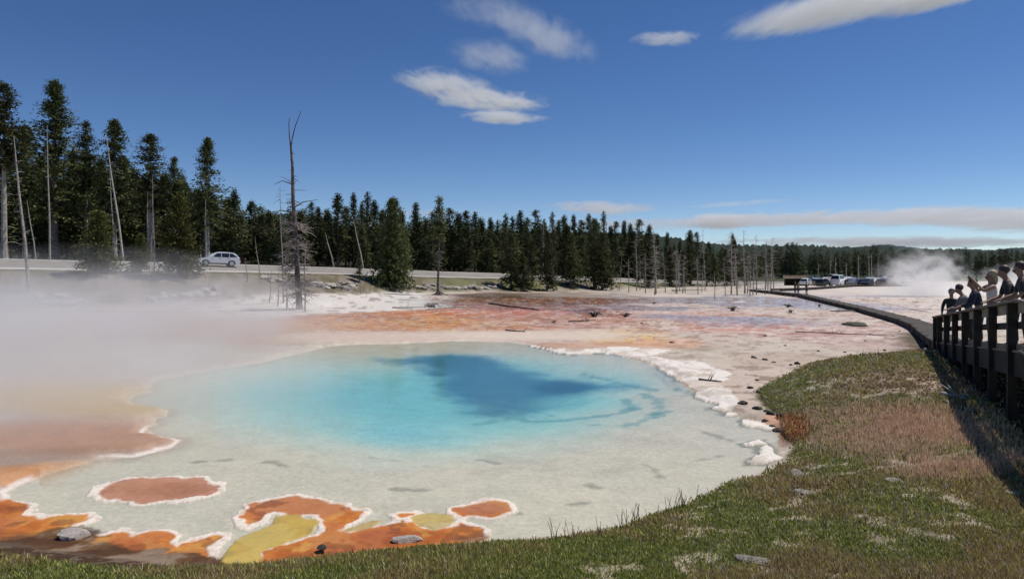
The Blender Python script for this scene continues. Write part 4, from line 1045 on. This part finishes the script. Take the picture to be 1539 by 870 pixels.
# ------------------------------------------------------------------ cars
def glass(name='car_glass'):
    return mat(name, (.012, .014, .018), .08, var=.1, spec=.6)
M_glass = glass(); M_tyre = mat('tyre_rubber', (.02, .02, .02), .85, var=.2); M_rim = mat('alloy_rim', (.55, .55, .57), .3, .9, var=.05)
M_trim = mat('black_trim', (.02, .02, .022), .5, var=.1); M_red = mat('tail_lamp_red', (.35, .02, .015), .2, var=.1); M_lampg = mat('lamp_clear', (.6, .62, .65), .1, var=.05)
def paint(name, c, metal=.0, rough=.3): 
    m = mat(name, c, rough, metal, var=.02); m.node_tree.nodes['Principled BSDF'].inputs['Coat Weight'].default_value = .6; return m
def car_meshes(L_=4.8, W_=1.88, H_=1.72, kind='suv', m=None):
    x0, x1 = -L_ / 2, L_ / 2; wr = .36; wf = x1 - .92; wb = x0 + .98; gb = .24; belt = H_ * .61
    prof = [(x0 + .03, .42), (x0 + .12, gb + .02)]
    def arch(cx): return [(cx + (wr + .06) * math.cos(a), wr - .02 + (wr + .06) * math.sin(a)) for a in [math.pi - k * math.pi / 8 for k in range(9)]]
    prof += [(wb - wr - .07, gb)] + arch(wb) + [(wb + wr + .07, gb), (wf - wr - .07, gb)] + arch(wf) + [(wf + wr + .07, gb), (x1 - .08, gb + .04), (x1, .45), (x1 - .02, .66), (x1 - .12, .80), (x1 - .45, .92), (x1 - 1.05, belt - .03), (x1 - 1.15, belt)]
    prof += [(x0 + .06, belt), (x0, belt - .12), (x0 - .01, .62)]
    bm = bmesh.new(); lo = [bm.verts.new((x, -W_ / 2, z_)) for x, z_ in prof]; hi = [bm.verts.new((x, W_ / 2, z_)) for x, z_ in prof]
    n = len(prof); bm.faces.new(lo); bm.faces.new(hi[::-1])
    for i in range(n): bm.faces.new((lo[i], hi[i], hi[(i + 1) % n], lo[(i + 1) % n]))
    # greenhouse
    rear = x0 + (.28 if kind == 'suv' else .75); gh = [(x1 - 1.1, belt - .02, W_ / 2 - .05), (x1 - 1.55, belt + .34, W_ / 2 - .12), (x1 - 2.0, H_ - .10, W_ / 2 - .2), (x1 - 2.45, H_ - .01, W_ / 2 - .25), (x1 - 2.9, H_, W_ / 2 - .25), (rear + .85, H_ - .04, W_ / 2 - .25), (rear + .3, H_ - .13, W_ / 2 - .24), (x0 + .05 if kind == 'suv' else x0 + .45, belt - .02, W_ / 2 - .06)]
    a = [bm.verts.new((x, -y, z_)) for x, z_, y in gh]; b = [bm.verts.new((x, y, z_)) for x, z_, y in gh]
    bm.faces.new(a[::-1]); bm.faces.new(b)
    for i in range(len(gh)): j = (i + 1) % len(gh); bm.faces.new((a[i], a[j], b[j], b[i]))
    bmesh.ops.recalc_face_normals(bm, faces=bm.faces); bmesh.ops.bevel(bm, geom=[e for e in bm.edges if e.is_manifold and e.calc_face_angle(0) > .5], offset=.045, segments=2, affect='EDGES', clamp_overlap=True)
    me = bpy.data.meshes.new('body'); bm.to_mesh(me); bm.free(); me.polygons.foreach_set('use_smooth', [True] * len(me.polygons)); me.materials.append(m)
    try: me.set_sharp_from_angle(angle=R(35))
    except Exception: pass
    # glass
    def sidepoly(pts, s):
        # interpolate y on the greenhouse side by height
        f = lambda z_: s * (np.interp(z_, [belt, H_ - .06, H_], [W_ / 2 - .06, W_ / 2 - .2, W_ / 2 - .25]) + .012)
        return [(x, f(z_), z_) for x, z_ in pts]
    zt = H_ - .17; xb = rear + .62
    A_ = [(x1 - 1.62, belt + .05), (x1 - 2.16, zt - .02), (x1 - 2.62, zt + .03), (x1 - 2.62, belt + .05)]
    B_ = [(x1 - 2.70, belt + .04), (x1 - 2.70, zt + .02), (x1 - 3.52, zt + .02), (x1 - 3.52, belt + .04)]
    C_ = [(x1 - 3.60, belt + .05), (x1 - 3.60, zt + .02), (xb, zt - .02), (x0 + .34 if kind == 'suv' else x0 + 1.0, belt + .12)]
    side = []
    for s in (-1, 1):
        for pl in (A_, B_, C_) if kind == 'suv' else (A_, B_):
            q = MB(); P_ = sidepoly(pl, s); q.add(P_ + [(x, y - s * .02, z_) for x, y, z_ in P_], [(0, 1, 2, 3), (7, 6, 5, 4), (0, 4, 5, 1), (1, 5, 6, 2), (2, 6, 7, 3), (3, 7, 4, 0)]); side.append(q.mesh('side_window', M_glass))
    def endglass(xa, za, ya, xb_, zb, yb, d, nm):
        q = MB(); P_ = [(xa, -ya, za), (xa, ya, za), (xb_, yb, zb), (xb_, -yb, zb)]; q.add([(x + d, y, z_ + .015) for x, y, z_ in P_] + P_, [(0, 1, 2, 3), (7, 6, 5, 4), (0, 4, 5, 1), (1, 5, 6, 2), (2, 6, 7, 3), (3, 7, 4, 0)]); return q.mesh(nm, M_glass)
    ws = endglass(x1 - 1.38, belt + .06, W_ / 2 - .14, x1 - 1.95, H_ - .12, W_ / 2 - .27, .015, 'windscreen')
    rw = endglass((x0 + .08) if kind == 'suv' else (x0 + .55), belt + .08, W_ / 2 - .16, rear + .20, H_ - .18, W_ / 2 - .28, -.02, 'rear_window')
    q = MB(); q.tube([(0, -.11, 0), (0, -.10, 0), (0, .10, 0), (0, .11, 0)], [wr - .03, wr, wr, wr - .03], 20); ty = q.mesh('tyre', M_tyre, True)
    q = MB(); q.tube([(0, -.118, 0), (0, .118, 0)], [wr * .66, wr * .66], 16)
    rim = q.mesh('rim', M_rim)
    tl = MB(); tl.box((x0 + .05, 0, 0), (.14, .10, .30)); tlm = tl.mesh('tail_light', M_red)
    hl = MB(); hl.box((0, 0, 0), (.30, .12, .13)); hlm = hl.mesh('headlight', M_lampg)
    return dict(body=me, side=side, ws=ws, rw=rw, tyre=ty, rim=rim, tl=tlm, hl=hlm, wx=(wb, wf), wr=wr, L=L_, W=W_, H=H_, x0=x0, x1=x1, belt=belt)
def put_car(cm, loc, rz, label, group=None, name='parked_car', full=True, scale=1, rot=None):
    o = empty(name, loc, rz); tag(o, label, 'car', group)
    if rot: o.rotation_euler = rot
    link_mesh('body', cm['body'], o)
    for s in cm['side']: link_mesh('side_window', s, o)
    link_mesh('windscreen', cm['ws'], o); link_mesh('rear_window', cm['rw'], o)
    for wx in cm['wx']:
        for s in (-1, 1):
            w = empty('wheel', (wx, s * (cm['W'] / 2 - .12), cm['wr'])); w.parent = o; link_mesh('tyre', cm['tyre'], w)
            if full: link_mesh('rim', cm['rim'], w)
    if full:
        for s in (-1, 1):
            t = link_mesh('tail_light', cm['tl'], o); t.location = (0, s * (cm['W'] / 2 - .05), cm['belt'] - .16); t = link_mesh('headlight', cm['hl'], o); t.location = (cm['x1'] - .22, s * (cm['W'] / 2 - .06), .74)
            q = MB(); q.beam((-1.7, s * .62, cm['H'] + .03), (.3, s * .62, cm['H'] + .03), .04, .04); q.build('roof_rail', M_trim, o)
            q = MB(); q.box((cm['x1'] - 1.72, s * (cm['W'] / 2 + .06), cm['belt'] + .06), (.12, .16, .14)); q.build('wing_mirror', m_silver, o)
            for xh in (-.1, -1.05):
                q = MB(); q.box((xh, s * (cm['W'] / 2 + .012), cm['belt'] - .10), (.2, .02, .03)); q.build('door_handle', M_trim, o)
            q = MB(); q.box((0, s * (cm['W'] / 2 + .004), .32), (2.1, .03, .14)); q.build('sill', M_trim, o)
        q = MB(); q.box((cm['x0'] - .02, 0, .52), (.02, .5, .12)); q.build('number_plate', M_lampg, o)
    return o
m_silver = paint('silver_paint', (.74, .74, .78), .25, .32)
suv = car_meshes(m=m_silver)
uS = (327 - CX) / F; cpos = road_pt(uS, .60, .06); p2 = road_pt(uS - .03, .60, .06); p3 = road_pt(uS + .03, .60, .06)
hd = math.atan2(p2[1] - p3[1], p2[0] - p3[0]); slope = math.atan2(p2[2] - p3[2], math.hypot(p2[0] - p3[0], p2[1] - p3[1]))
nrm = math.atan2(float(np.interp(uS, UK, ZF) - np.interp(uS, UK, ZN)), 11)
put_car(suv, cpos, hd, 'silver sport utility car driving left along the road', None, 'car', True, rot=(-nrm * -1, -slope, hd) if False else (0, -slope, hd))
cols = [('white', (.75, .75, .75)), ('silver', (.45, .46, .48)), ('black', (.02, .02, .022)), ('dark blue', (.03, .05, .12)), ('dark red', (.18, .02, .02)), ('beige', (.42, .38, .30)), ('grey', (.16, .16, .17))]
CM = {}
for nme, c in cols:
    pm = paint(nme.replace(' ', '_') + '_paint', c)
    for kd, dims in (('suv', (4.7, 1.9, 1.75)), ('sedan', (4.6, 1.8, 1.45)), ('van', (5.6, 2.1, 2.6))):
        CM[(nme, kd)] = car_meshes(*dims, kind='suv' if kd == 'van' else kd, m=pm)
rc = random.Random(31); seq = []
for k in range(34):
    px = 1212 + (1372 - 1212) * (k + .5 * rc.random()) / 34
    D = rc.choice([161, 168, 181, 188]) + rc.uniform(-2, 2) + max(0, 1240 - px) * .05
    nme = rc.choices([c[0] for c in cols], [5, 4, 4, 2, 1, 1, 3])[0]; kd = rc.choice(['suv', 'suv', 'sedan'])
    x = (px - CX) / F * D; rz = rc.choice([.75, .8, -2.3, .3]) + rc.uniform(-.1, .1)
    if rc.random() < .22: nme = rc.choice(['white', 'beige', 'grey']); kd = 'van'
    put_car(CM[(nme, kd)], (x, D, float(terrain(np.array([x]), np.array([float(D)]), False)[0]) + .02), rz, '%s %s in the crowded far car park' % (nme, {'suv': 'tall car', 'sedan': 'low saloon car', 'van': 'high roofed van'}[kd]), 'cars in the far car park', 'parked_car', False)

# ------------------------------------------------------------------ shelter by the car park
x, y, zg = at(1194, 165); sh = empty('shelter', (x, y, zg), -.25); sh.scale = (.85, .8, .72); tag(sh, 'low brown shelter with a tan edged roof before the far wood', 'shelter')
M_brown = mat('brown_boards', (.05, .035, .022), .85, sc=3, var=.25); M_roof = mat('brown_roof', (.09, .05, .035), .85, sc=3, var=.2); M_tan = mat('tan_fascia', (.62, .55, .42), .8, sc=3, var=.1)
q = MB(); q.box((0, 1.2, 1.15), (5.2, .12, 2.3)); q.box((-2.55, .2, 1.15), (.12, 2.1, 2.3)); q.box((2.55, .2, 1.15), (.12, 2.1, 2.3)); q.build('wall', M_brown, sh)
q = MB(); q.add([(-3.1, -1.5, 2.55), (3.1, -1.5, 2.55), (3.1, .2, 3.35), (-3.1, .2, 3.35), (3.1, 1.9, 2.55), (-3.1, 1.9, 2.55), (-3.1, -1.5, 2.42), (3.1, -1.5, 2.42), (3.1, 1.9, 2.42), (-3.1, 1.9, 2.42)], [(0, 1, 2, 3), (3, 2, 4, 5), (6, 9, 8, 7), (0, 6, 7, 1), (5, 4, 8, 9), (0, 3, 5, 9, 6), (1, 7, 8, 4, 2)]); q.build('roof', M_roof, sh)
q = MB(); q.box((0, -1.53, 2.50), (6.3, .05, .26)); q.build('fascia', M_tan, sh)
for xx in (-2.6, 0, 2.6):
    q = MB(); q.box((xx, -1.2, 1.2), (.16, .16, 2.4)); q.build('post', M_brown, sh)

# ------------------------------------------------------------------ people
def skin(verts, edges, rad, name, m, parent=None, sub=1, root=0):
    me = bpy.data.meshes.new(name); me.from_pydata(verts, edges, []); o = bpy.data.objects.new(name, me); COL.objects.link(o)
    md = o.modifiers.new('skin', 'SKIN'); md.use_smooth_shade = True; md.branch_smoothing = .4
    for i, r_ in enumerate(rad):
        sv = me.skin_vertices[0].data[i]; rr3 = r_ if hasattr(r_, '__len__') else (r_, r_); sv.radius = rr3; sv.use_root = (i == root)
    s_ = o.modifiers.new('sub', 'SUBSURF'); s_.levels = sub; s_.render_levels = sub
    dg = bpy.context.evaluated_depsgraph_get(); m2 = bpy.data.meshes.new_from_object(o.evaluated_get(dg)); m2.name = name
    bpy.data.objects.remove(o); m2.materials.clear(); m2.materials.append(m); q = link_mesh(name, m2, parent); return q
M_skin = mat('skin', (.25, .145, .10), .6, sc=20, var=.06)
def cloth(name, c): return mat(name, c, .85, sc=25, var=.15)
M_hairb = mat('blond_hair', (.34, .27, .17), .6, sc=40, var=.25); M_haird = mat('dark_hair', (.03, .02, .015), .6, sc=40, var=.25)
M_phone = mat('black_phone', (.015, .015, .018), .2, var=.05)
def person(loc, face, label, h=1.75, lean=0., arms=None, shirt=None, trous=None, hair=None, sleeve=.9, long_hair=False, group=None, hat=False, knees=0., fine=True):
    """local axes: x right, y forward, z up"""
    k = h / 1.75; o = empty('person', loc, face); o.scale = (k, k, k); tag(o, label, 'person', group)
    hip = Vector((0, 0, .93))
    def U(x, y, z_):   # upper body point turned forward about the hip
        v_ = Vector((x, y, z_)) - hip; c, s = math.cos(lean), math.sin(lean)
        return hip + Vector((v_.x, v_.y * c + v_.z * s, -v_.y * s + v_.z * c))
    V = []; E = []; Rr = []
    def a(p, r_, par=None):
        V.append(tuple(p)); Rr.append(r_); i = len(V) - 1
        if par is not None: E.append((par, i))
        return i
    pel = a(hip, (.15, .115)); bel = a(U(0, 0, 1.08), (.135, .105), pel); che = a(U(0, 0, 1.27), (.155, .11), bel); nb_ = a(U(0, 0, 1.43), (.085, .07), che)
    nk = a(U(0, .01, 1.50), .052, nb_); hd1 = a(U(0, .025, 1.565), (.084, .098), nk); hd2 = a(U(0, .015, 1.65), (.112, .130), hd1); hd3 = a(U(0, .005, 1.72), (.085, .10), hd2)
    a(U(0, .135, 1.605), .014, hd1)                      # nose
    for s in (-1, 1): a(U(s * .085, 0, 1.62), .012, hd2)   # ears
    arms = arms or [((-.24, .03, 1.16), (-.25, .12, .92)), ((.24, .03, 1.16), (.25, .12, .92))]
    sh_ = []
    for s, (el_, ha) in zip((-1, 1), arms):
        S_ = U(s * .17, 0, 1.40); el_ = Vector(el_); ha = Vector(ha)
        i = a(S_, .058, che); j = a(el_, .040, i); w = a(ha, .026, j); d = (ha - el_).normalized(); side = d.cross(Vector((0, 0, 1)));
        if side.length < .1: side = Vector((1, 0, 0))
        side.normalize(); pm = a(ha + d * .06, (.036, .020), w)
        for f_, ln in zip((-1.5, -.5, .5, 1.5), (.055, .07, .065, .05)):
            b0 = ha + d * .09 + side * f_ * .018; f1 = a(b0, .010, pm); a(b0 + d * ln * .6 + Vector((0, .02, -.006)), .008, f1)
        a(ha + d * .05 + side * s * -.045, .010, w)
        sh_.append((S_, el_, ha))
    for s in (-1, 1):
        t_ = a((s * .09, 0, .86), .088, pel); kn = a((s * .10, .03 + knees, .49), .058, t_); an = a((s * .11, -.01, .09), .040, kn); a((s * .13, .14, .045), (.042, .03), an)
    skin(V, E, Rr, 'body', M_skin, o, 1)
    # shirt
    V = []; E = []; Rr = []
    c0 = a(U(0, 0, .97), (.165, .130)); c1 = a(U(0, 0, 1.10), (.155, .125), c0); c2 = a(U(0, 0, 1.27), (.225, .150), c1); c3 = a(U(0, 0, 1.42), (.16, .11), c2)
    if sleeve > 0:
        for (S_, el_, ha) in sh_:
            i = a(S_, .068, c2); m_ = a(S_.lerp(el_, min(sleeve * 2, 1)), .052, i)
            if sleeve > .5: a(el_.lerp(ha, (sleeve - .5) * 2), .036, m_)
    else:
        for (S_, el_, ha) in sh_: a(S_ * .85 + U(0, 0, 1.40) * .15, .05, c2)
    skin(V, E, Rr, 'shirt', shirt, o, 1)
    V = []; E = []; Rr = []
    c0 = a((0, 0, .96), (.155, .122))
    for s in (-1, 1):
        t_ = a((s * .092, 0, .84), .102, c0); kn = a((s * .10, .03 + knees, .49), .072, t_); a((s * .11, -.01, .12), .055, kn)
    skin(V, E, Rr, 'trousers', trous, o, 1)
    for s in (-1, 1):
        q = MB(); q.tube([(s * .11, -.07, .05), (s * .12, .02, .06), (s * .13, .12, .045), (s * .13, .19, .035)], [.045, .052, .046, .03], 8); q.build('shoe', M_trim, o, True)
    hv = []; hf = []
    for (c_, r3) in ([((0, -.028, 1.672), (.094, .104, .100))] + ([((0, -.075, 1.56), (.085, .055, .15))] if long_hair else [])):
        me_ = ico(3); base = len(hv)
        for v_ in me_.vertices:
            w_ = 1 + .06 * math.sin(v_.co.x * 9) * math.cos(v_.co.z * 7); hv.append(tuple(U(c_[0] + v_.co.x * r3[0] * w_, c_[1] + v_.co.y * r3[1] * w_, c_[2] + v_.co.z * r3[2] * w_)))
        hf += [tuple(i + base for i in p_.vertices) for p_ in me_.polygons]
    mh = MB(); mh.add(hv, hf); mh.build('hair', hair, o, True)
    return o
RX = lambda y, o_=.45: 3.1 + .5 * y + o_
face = math.atan(2) + math.pi / 2 - math.pi / 2    # forward = +y turned to look left over the railing
FL = R(63)
c_black = cloth('black_cloth', (.015, .015, .018)); c_navy = cloth('navy_cloth', (.02, .025, .045)); c_grey = cloth('grey_cloth', (.14, .14, .145)); c_pink = cloth('pale_pink_cloth', (.62, .52, .50)); c_jean = cloth('denim', (.035, .045, .08)); c_char = cloth('charcoal_cloth', (.03, .03, .032))
restarms = [((-.30, .16, 1.08), (-.20, .42, .98)), ((.30, .16, 1.08), (.20, .42, .98))]
def standing(px, o_, label, **k):
    u = (px - CX) / F; y = (3.1 + o_) / (u - .5); return person((u * y, y, deckz(y)), k.pop('face', FL), label, **k)
standing(1430, .42, 'person in a black shirt standing at the far end of the railing, arms down', h=1.92, shirt=c_black, trous=c_char, hair=M_haird, sleeve=.9, face=FL + 1.3)
standing(1459, .46, 'person in grey bending forward over the railing beside the one in black', h=1.85, lean=.42, arms=[((-.30, .34, 1.02), (-.16, .52, .98)), ((.30, .34, 1.02), (.16, .52, .98))], shirt=c_grey, trous=c_char, hair=M_haird, sleeve=.95)
standing(1473, .5, 'person in dark navy leaning on the railing behind the blond photographer', h=1.9, lean=.25, arms=[((-.30, .22, 1.06), (-.20, .46, .97)), ((.30, .22, 1.06), (.20, .46, .97))], shirt=c_navy, trous=c_jean, hair=M_haird, sleeve=.9)
wn = standing(1491, .5, 'blond woman in a pale sleeveless top raising a phone with both hands', h=1.95, lean=.02, arms=[((-.25, .22, 1.27), (-.06, .36, 1.50)), ((.25, .22, 1.27), (.06, .36, 1.50))], shirt=c_pink, trous=c_jean, hair=M_hairb, sleeve=0, long_hair=True, face=FL + .1)
ph = MB(); Mx = Matrix.Rotation(wn.rotation_euler.z, 3, 'Z'); pc = Vector(wn.location) + Mx @ (Vector((0, .46, 1.585)) * (1.95 / 1.75)); ph.box((0, 0, 0), (.16, .012, .085)); po = ph.build('phone', M_phone); po.location = pc; po.rotation_euler = (0, 0, wn.rotation_euler.z); bevel(po, .004); tag(po, 'black phone held up in the blond woman\'s hands', 'phone')
standing(1525, .52, 'broad person in black leaning on the railing right of the blond woman', h=1.86, lean=.28, arms=[((-.32, .20, 1.06), (-.22, .44, .97)), ((.32, .20, 1.06), (.22, .44, .97))], shirt=c_black, trous=c_char, hair=M_haird, sleeve=.45)
standing(1545, .5, 'person in dark clothes cut off by the right edge of the picture', h=1.8, lean=.2, arms=restarms, shirt=c_char, trous=c_jean, hair=M_haird, sleeve=.45)
for px, D, sc_, shc, lab in [(1189, 101, 1.72, c_black, 'distant walker in dark clothes, leftmost of three on the low walkway'), (1199.5, 100, 1.66, cloth('olive_cloth', (.16, .16, .08)), 'distant walker in an olive top, middle of three on the low walkway'), (1212, 97, 1.7, c_char, 'distant walker in charcoal, rightmost of three on the low walkway')]:
    t_ = (px - CX) / F * D
    # stand on the walkway deck
    LWn = np.array(LW); xx = np.interp(D, LWn[:, 1], LWn[:, 0]); zz = np.interp(D, LWn[:, 1], LWn[:, 2])
    person((max(t_, xx + .4), D, zz + .01), R(200), lab, h=sc_, shirt=shc, trous=c_jean, hair=M_haird, sleeve=.45)

# ------------------------------------------------------------------ grass: one mass
def build_grass():
    rs = np.random.RandomState(12); n = 90000
    px = rs.uniform(-80, 1640, n * 3); py = rs.uniform(505, 930, n * 3)
    D = (EYE - .9) / ((py - HZ) / F); D = D * 1.0; Xg = (px - CX) / F * D
    zt, g_, p_, pj_, v_ = terrain(Xg, D)
    # move along the ray so that screen density stays even
    keep = (g_ < -.02)
    Xg, Dg, zt, g_ = Xg[keep][:n], D[keep][:n], zt[keep][:n], g_[keep][:n]
    pxg = CX + F * Xg / Dg; pyg = HZ + F * (EYE - zt) / Dg
    m1 = fbm(Xg, Dg, 1.0, 4, 3); mg = fbm(Xg, Dg, .30, 3, 88)
    def e2(cx, cy, rx, ry): return 1 - ss(.5, 1.2, np.sqrt(((pxg - cx) / rx) ** 2 + ((pyg - cy) / ry) ** 2) + (m1 - .5) * .5)
    dry = np.maximum(e2(1340, 645, 190, 42), e2(1430, 690, 130, 34)); dry2 = e2(1400, 575, 150, 24)
    grav = ss(.56, .65, mg) * np.clip(ss(700, 900, pxg) * ss(640, 690, pyg) + e2(1330, 580, 170, 24), 0, 1)
    k2 = (rs.rand(len(Xg)) > grav * .82) & ((Xg - (3.1 + .5 * Dg) < -.25) | (rs.rand(len(Xg)) < .08))
    Xg, Dg, zt, g_, m1, dry, dry2, pxg, pyg = [q[k2] for q in (Xg, Dg, zt, g_, m1, dry, dry2, pxg, pyg)]
    nt_ = len(Xg); nbl = 4
    Xb = np.repeat(Xg, nbl); Yb = np.repeat(Dg, nbl); Zb = np.repeat(zt, nbl); dr = np.repeat(dry, nbl); dr2 = np.repeat(dry2, nbl); mm = np.repeat(m1, nbl); N_ = len(Xb)
    pxb = np.repeat(pxg, nbl); pyb = np.repeat(pyg, nbl); gg = np.repeat(g_, nbl)
    sp = .035 + .002 * Yb; Xb = Xb + rs.randn(N_) * sp; Yb = Yb + rs.randn(N_) * sp
    pick = rs.rand(N_) < dr * np.clip(.42 + 1.9 * (mm - .36), .2, .92)
    hgt = np.where(pick, rs.uniform(.05, .13, N_), rs.uniform(.012, .040, N_) * (1 + .9 * ss(.5, .65, mm)) * 1.15); hgt *= (.8 + .02 * Yb)
    wd = np.maximum(.006, Yb * .0011) * rs.uniform(.7, 1.3, N_) * np.where(pick, .8, 1.25)
    a = rs.uniform(0, 6.28, N_); ln_ = rs.uniform(.1, .8, N_) * hgt * np.where(pick, .6, 1.2); b = rs.uniform(0, 6.28, N_)
    base1 = np.stack([Xb - np.cos(a) * wd, Yb - np.sin(a) * wd, Zb - .01], 1); base2 = np.stack([Xb + np.cos(a) * wd, Yb + np.sin(a) * wd, Zb - .01], 1)
    tip = np.stack([Xb + np.cos(b) * ln_, Yb + np.sin(b) * ln_, Zb + hgt], 1)
    V = np.stack([base1, base2, tip], 1).reshape(-1, 3)
    g1 = np.array(lin(142, 154, 76)); g2 = np.array(lin(190, 188, 112)); br = np.array(lin(160, 136, 98)); st = np.array(lin(232, 206, 176)); rd = np.array(lin(204, 166, 138)); ol = np.array(lin(116, 122, 62))
    r1 = rs.rand(N_, 1); col = g1 * r1 + ol * (1 - r1)
    brown = ss(.45, .64, mm + (rs.rand(N_) - .5) * .25 + .08 * ss(850, 1250, pxb) - .05)[:, None]; col = col * (1 - brown) + br * brown * .95
    q = (rs.rand(N_) < .25)[:, None]; col = np.where(q, g2, col); q = (rs.rand(N_) < .05 + .08 * ss(900, 1300, pxb))[:, None]; col = np.where(q, np.array(lin(196, 190, 172)), col)
    r2 = rs.rand(N_, 1); dc = st * r2 + rd * (1 - r2); col = np.where(pick[:, None], dc, col)
    q = (rs.rand(N_) < dr2 * .6)[:, None]; col = np.where(q, np.array(lin(150, 126, 108)), col)
    q = ((rs.rand(N_) < .7) & (((pxb - 1192) / 30) ** 2 + ((pyb - 645) / 22) ** 2 < 1))[:, None]; col = np.where(q, np.array(lin(160, 104, 66)), col)
    C4 = np.concatenate([np.repeat(col, 3, 0), np.ones((N_ * 3, 1))], 1)
    m = bpy.data.materials.new('grass_blade'); m.use_nodes = True; n1_ = m.node_tree.nodes; l1 = m.node_tree.links; b1 = n1_['Principled BSDF']; at_ = n1_.new('ShaderNodeAttribute'); at_.attribute_name = 'albedo'
    l1.new(at_.outputs['Color'], b1.inputs['Base Color']); b1.inputs['Roughness'].default_value = .8; b1.inputs['Specular IOR Level'].default_value = .15
    tr_ = n1_.new('ShaderNodeBsdfTranslucent'); l1.new(at_.outputs['Color'], tr_.inputs[0]); mx_ = n1_.new('ShaderNodeMixShader'); mx_.inputs[0].default_value = .3; l1.new(b1.outputs[0], mx_.inputs[1]); l1.new(tr_.outputs[0], mx_.inputs[2]); l1.new(mx_.outputs[0], n1_['Material Output'].inputs[0])
    o = mesh_np('grass', V, np.arange(len(V)).reshape(-1, 3), m, attrs={'albedo': ('FLOAT_COLOR', C4)}); tag(o, 'short mixed green and dry grass on the near bank', kind='stuff')
build_grass()
# dry stems standing at the water edge
mb = MB(); r_ = random.Random(8)
for k in range(60):
    px = r_.choice([r_.uniform(830, 870), r_.uniform(930, 960), r_.uniform(1010, 1030), r_.uniform(880, 1120), r_.uniform(1240, 1400)]); py = np.interp(px, [830, 870, 900, 960, 1060, 1130, 1240, 1400], [806, 800, 796, 778, 745, 722, 548, 546])
    x, y = unp(px, py + 4, .3); zz = gz(x, y); h = r_.uniform(.15, .32); a = r_.uniform(-.08, .08)
    mb.tube([(x, y, zz - .02), (x + a * .5, y, zz + h * .6), (x + a, y, zz + h)], [.004 + y * .00012, .003 + y * .00012, .003], 3)
o = mb.build('dry_stems', mat('dry_stem', (.22, .17, .11), .9)); tag(o, 'thin dry stems along the water edge', kind='stuff')

# ------------------------------------------------------------------ steam
def steam(name, c, s, dens, sc, na, label, seed, low=.0, rate=1.0, rot=0, power=1.0, aniso=.2, albedo=(.97, .97, .97), fm_=1.4):
    def f(n, l, M):
        t = n.new('ShaderNodeTexCoord'); mp_ = n.new('ShaderNodeMapping'); l.new(t.outputs['Object'], mp_.inputs[0]); mp_.inputs['Scale'].default_value = sc; mp_.inputs['Location'].default_value = (seed, seed * 2.3, seed * .7)
        z_ = n.new('ShaderNodeTexNoise'); z_.inputs['Scale'].default_value = 1.0; z_.inputs['Detail'].default_value = 6; z_.inputs['Roughness'].default_value = .6; z_.inputs['Distortion'].default_value = .8; l.new(mp_.outputs[0], z_.inputs['Vector'])
        ln = n.new('ShaderNodeVectorMath'); ln.operation = 'LENGTH'; l.new(t.outputs['Object'], ln.inputs[0])
        fall = M('SUBTRACT', 1.0, ln.outputs['Value'], True)
        a = M('ADD', M('MULTIPLY', fall, fm_), M('MULTIPLY', M('SUBTRACT', z_.outputs[0], .5), na))
        return M('MULTIPLY', M('MULTIPLY', a, 1.0, True), M('MULTIPLY', fall, 2.0, True))
    m = vol_mat(name + '_vapour', dens, f, albedo, aniso); me = ico(3); me.name = name; me.materials.append(m); o = link_mesh(name, me)
    o.location = c; o.scale = s; o.rotation_euler = (0, 0, rot); tag(o, label, kind='stuff'); return o
steam('steam', (-21, 33, -.2), (17, 21, 5.2), .115, (2.6, 2.2, 2.2), 4.6, 'grey white steam drifting over the left of the spring', 1.0, albedo=(.85, .855, .87), fm_=1.7, rot=R(12))
steam('steam', (-12.5, 18.5, .1), (11, 9, 2.4), .14, (2.4, 2.4, 1.6), 3.4, 'thin veil of steam over the near left of the spring', 3.0, albedo=(.85, .855, .87), fm_=1.5)
steam('steam', (62.0, 103, 1.2), (8.0, 6, 6.4), .26, (3.0, 3.0, 3.0), 7.5, 'white steam plume curling up behind the flats at the right', 5.0)
steam('steam', (75, 100, 1.0), (8, 6, 3.8), .24, (3.0, 3.0, 2.6), 7.0, 'white steam drifting behind the visitors', 7.0)
steam('steam', (68, 108, -.6), (13, 7, 2.2), .20, (4, 2, 1.4), 3.6, 'low steam hugging the far flats under the plume', 9.0)
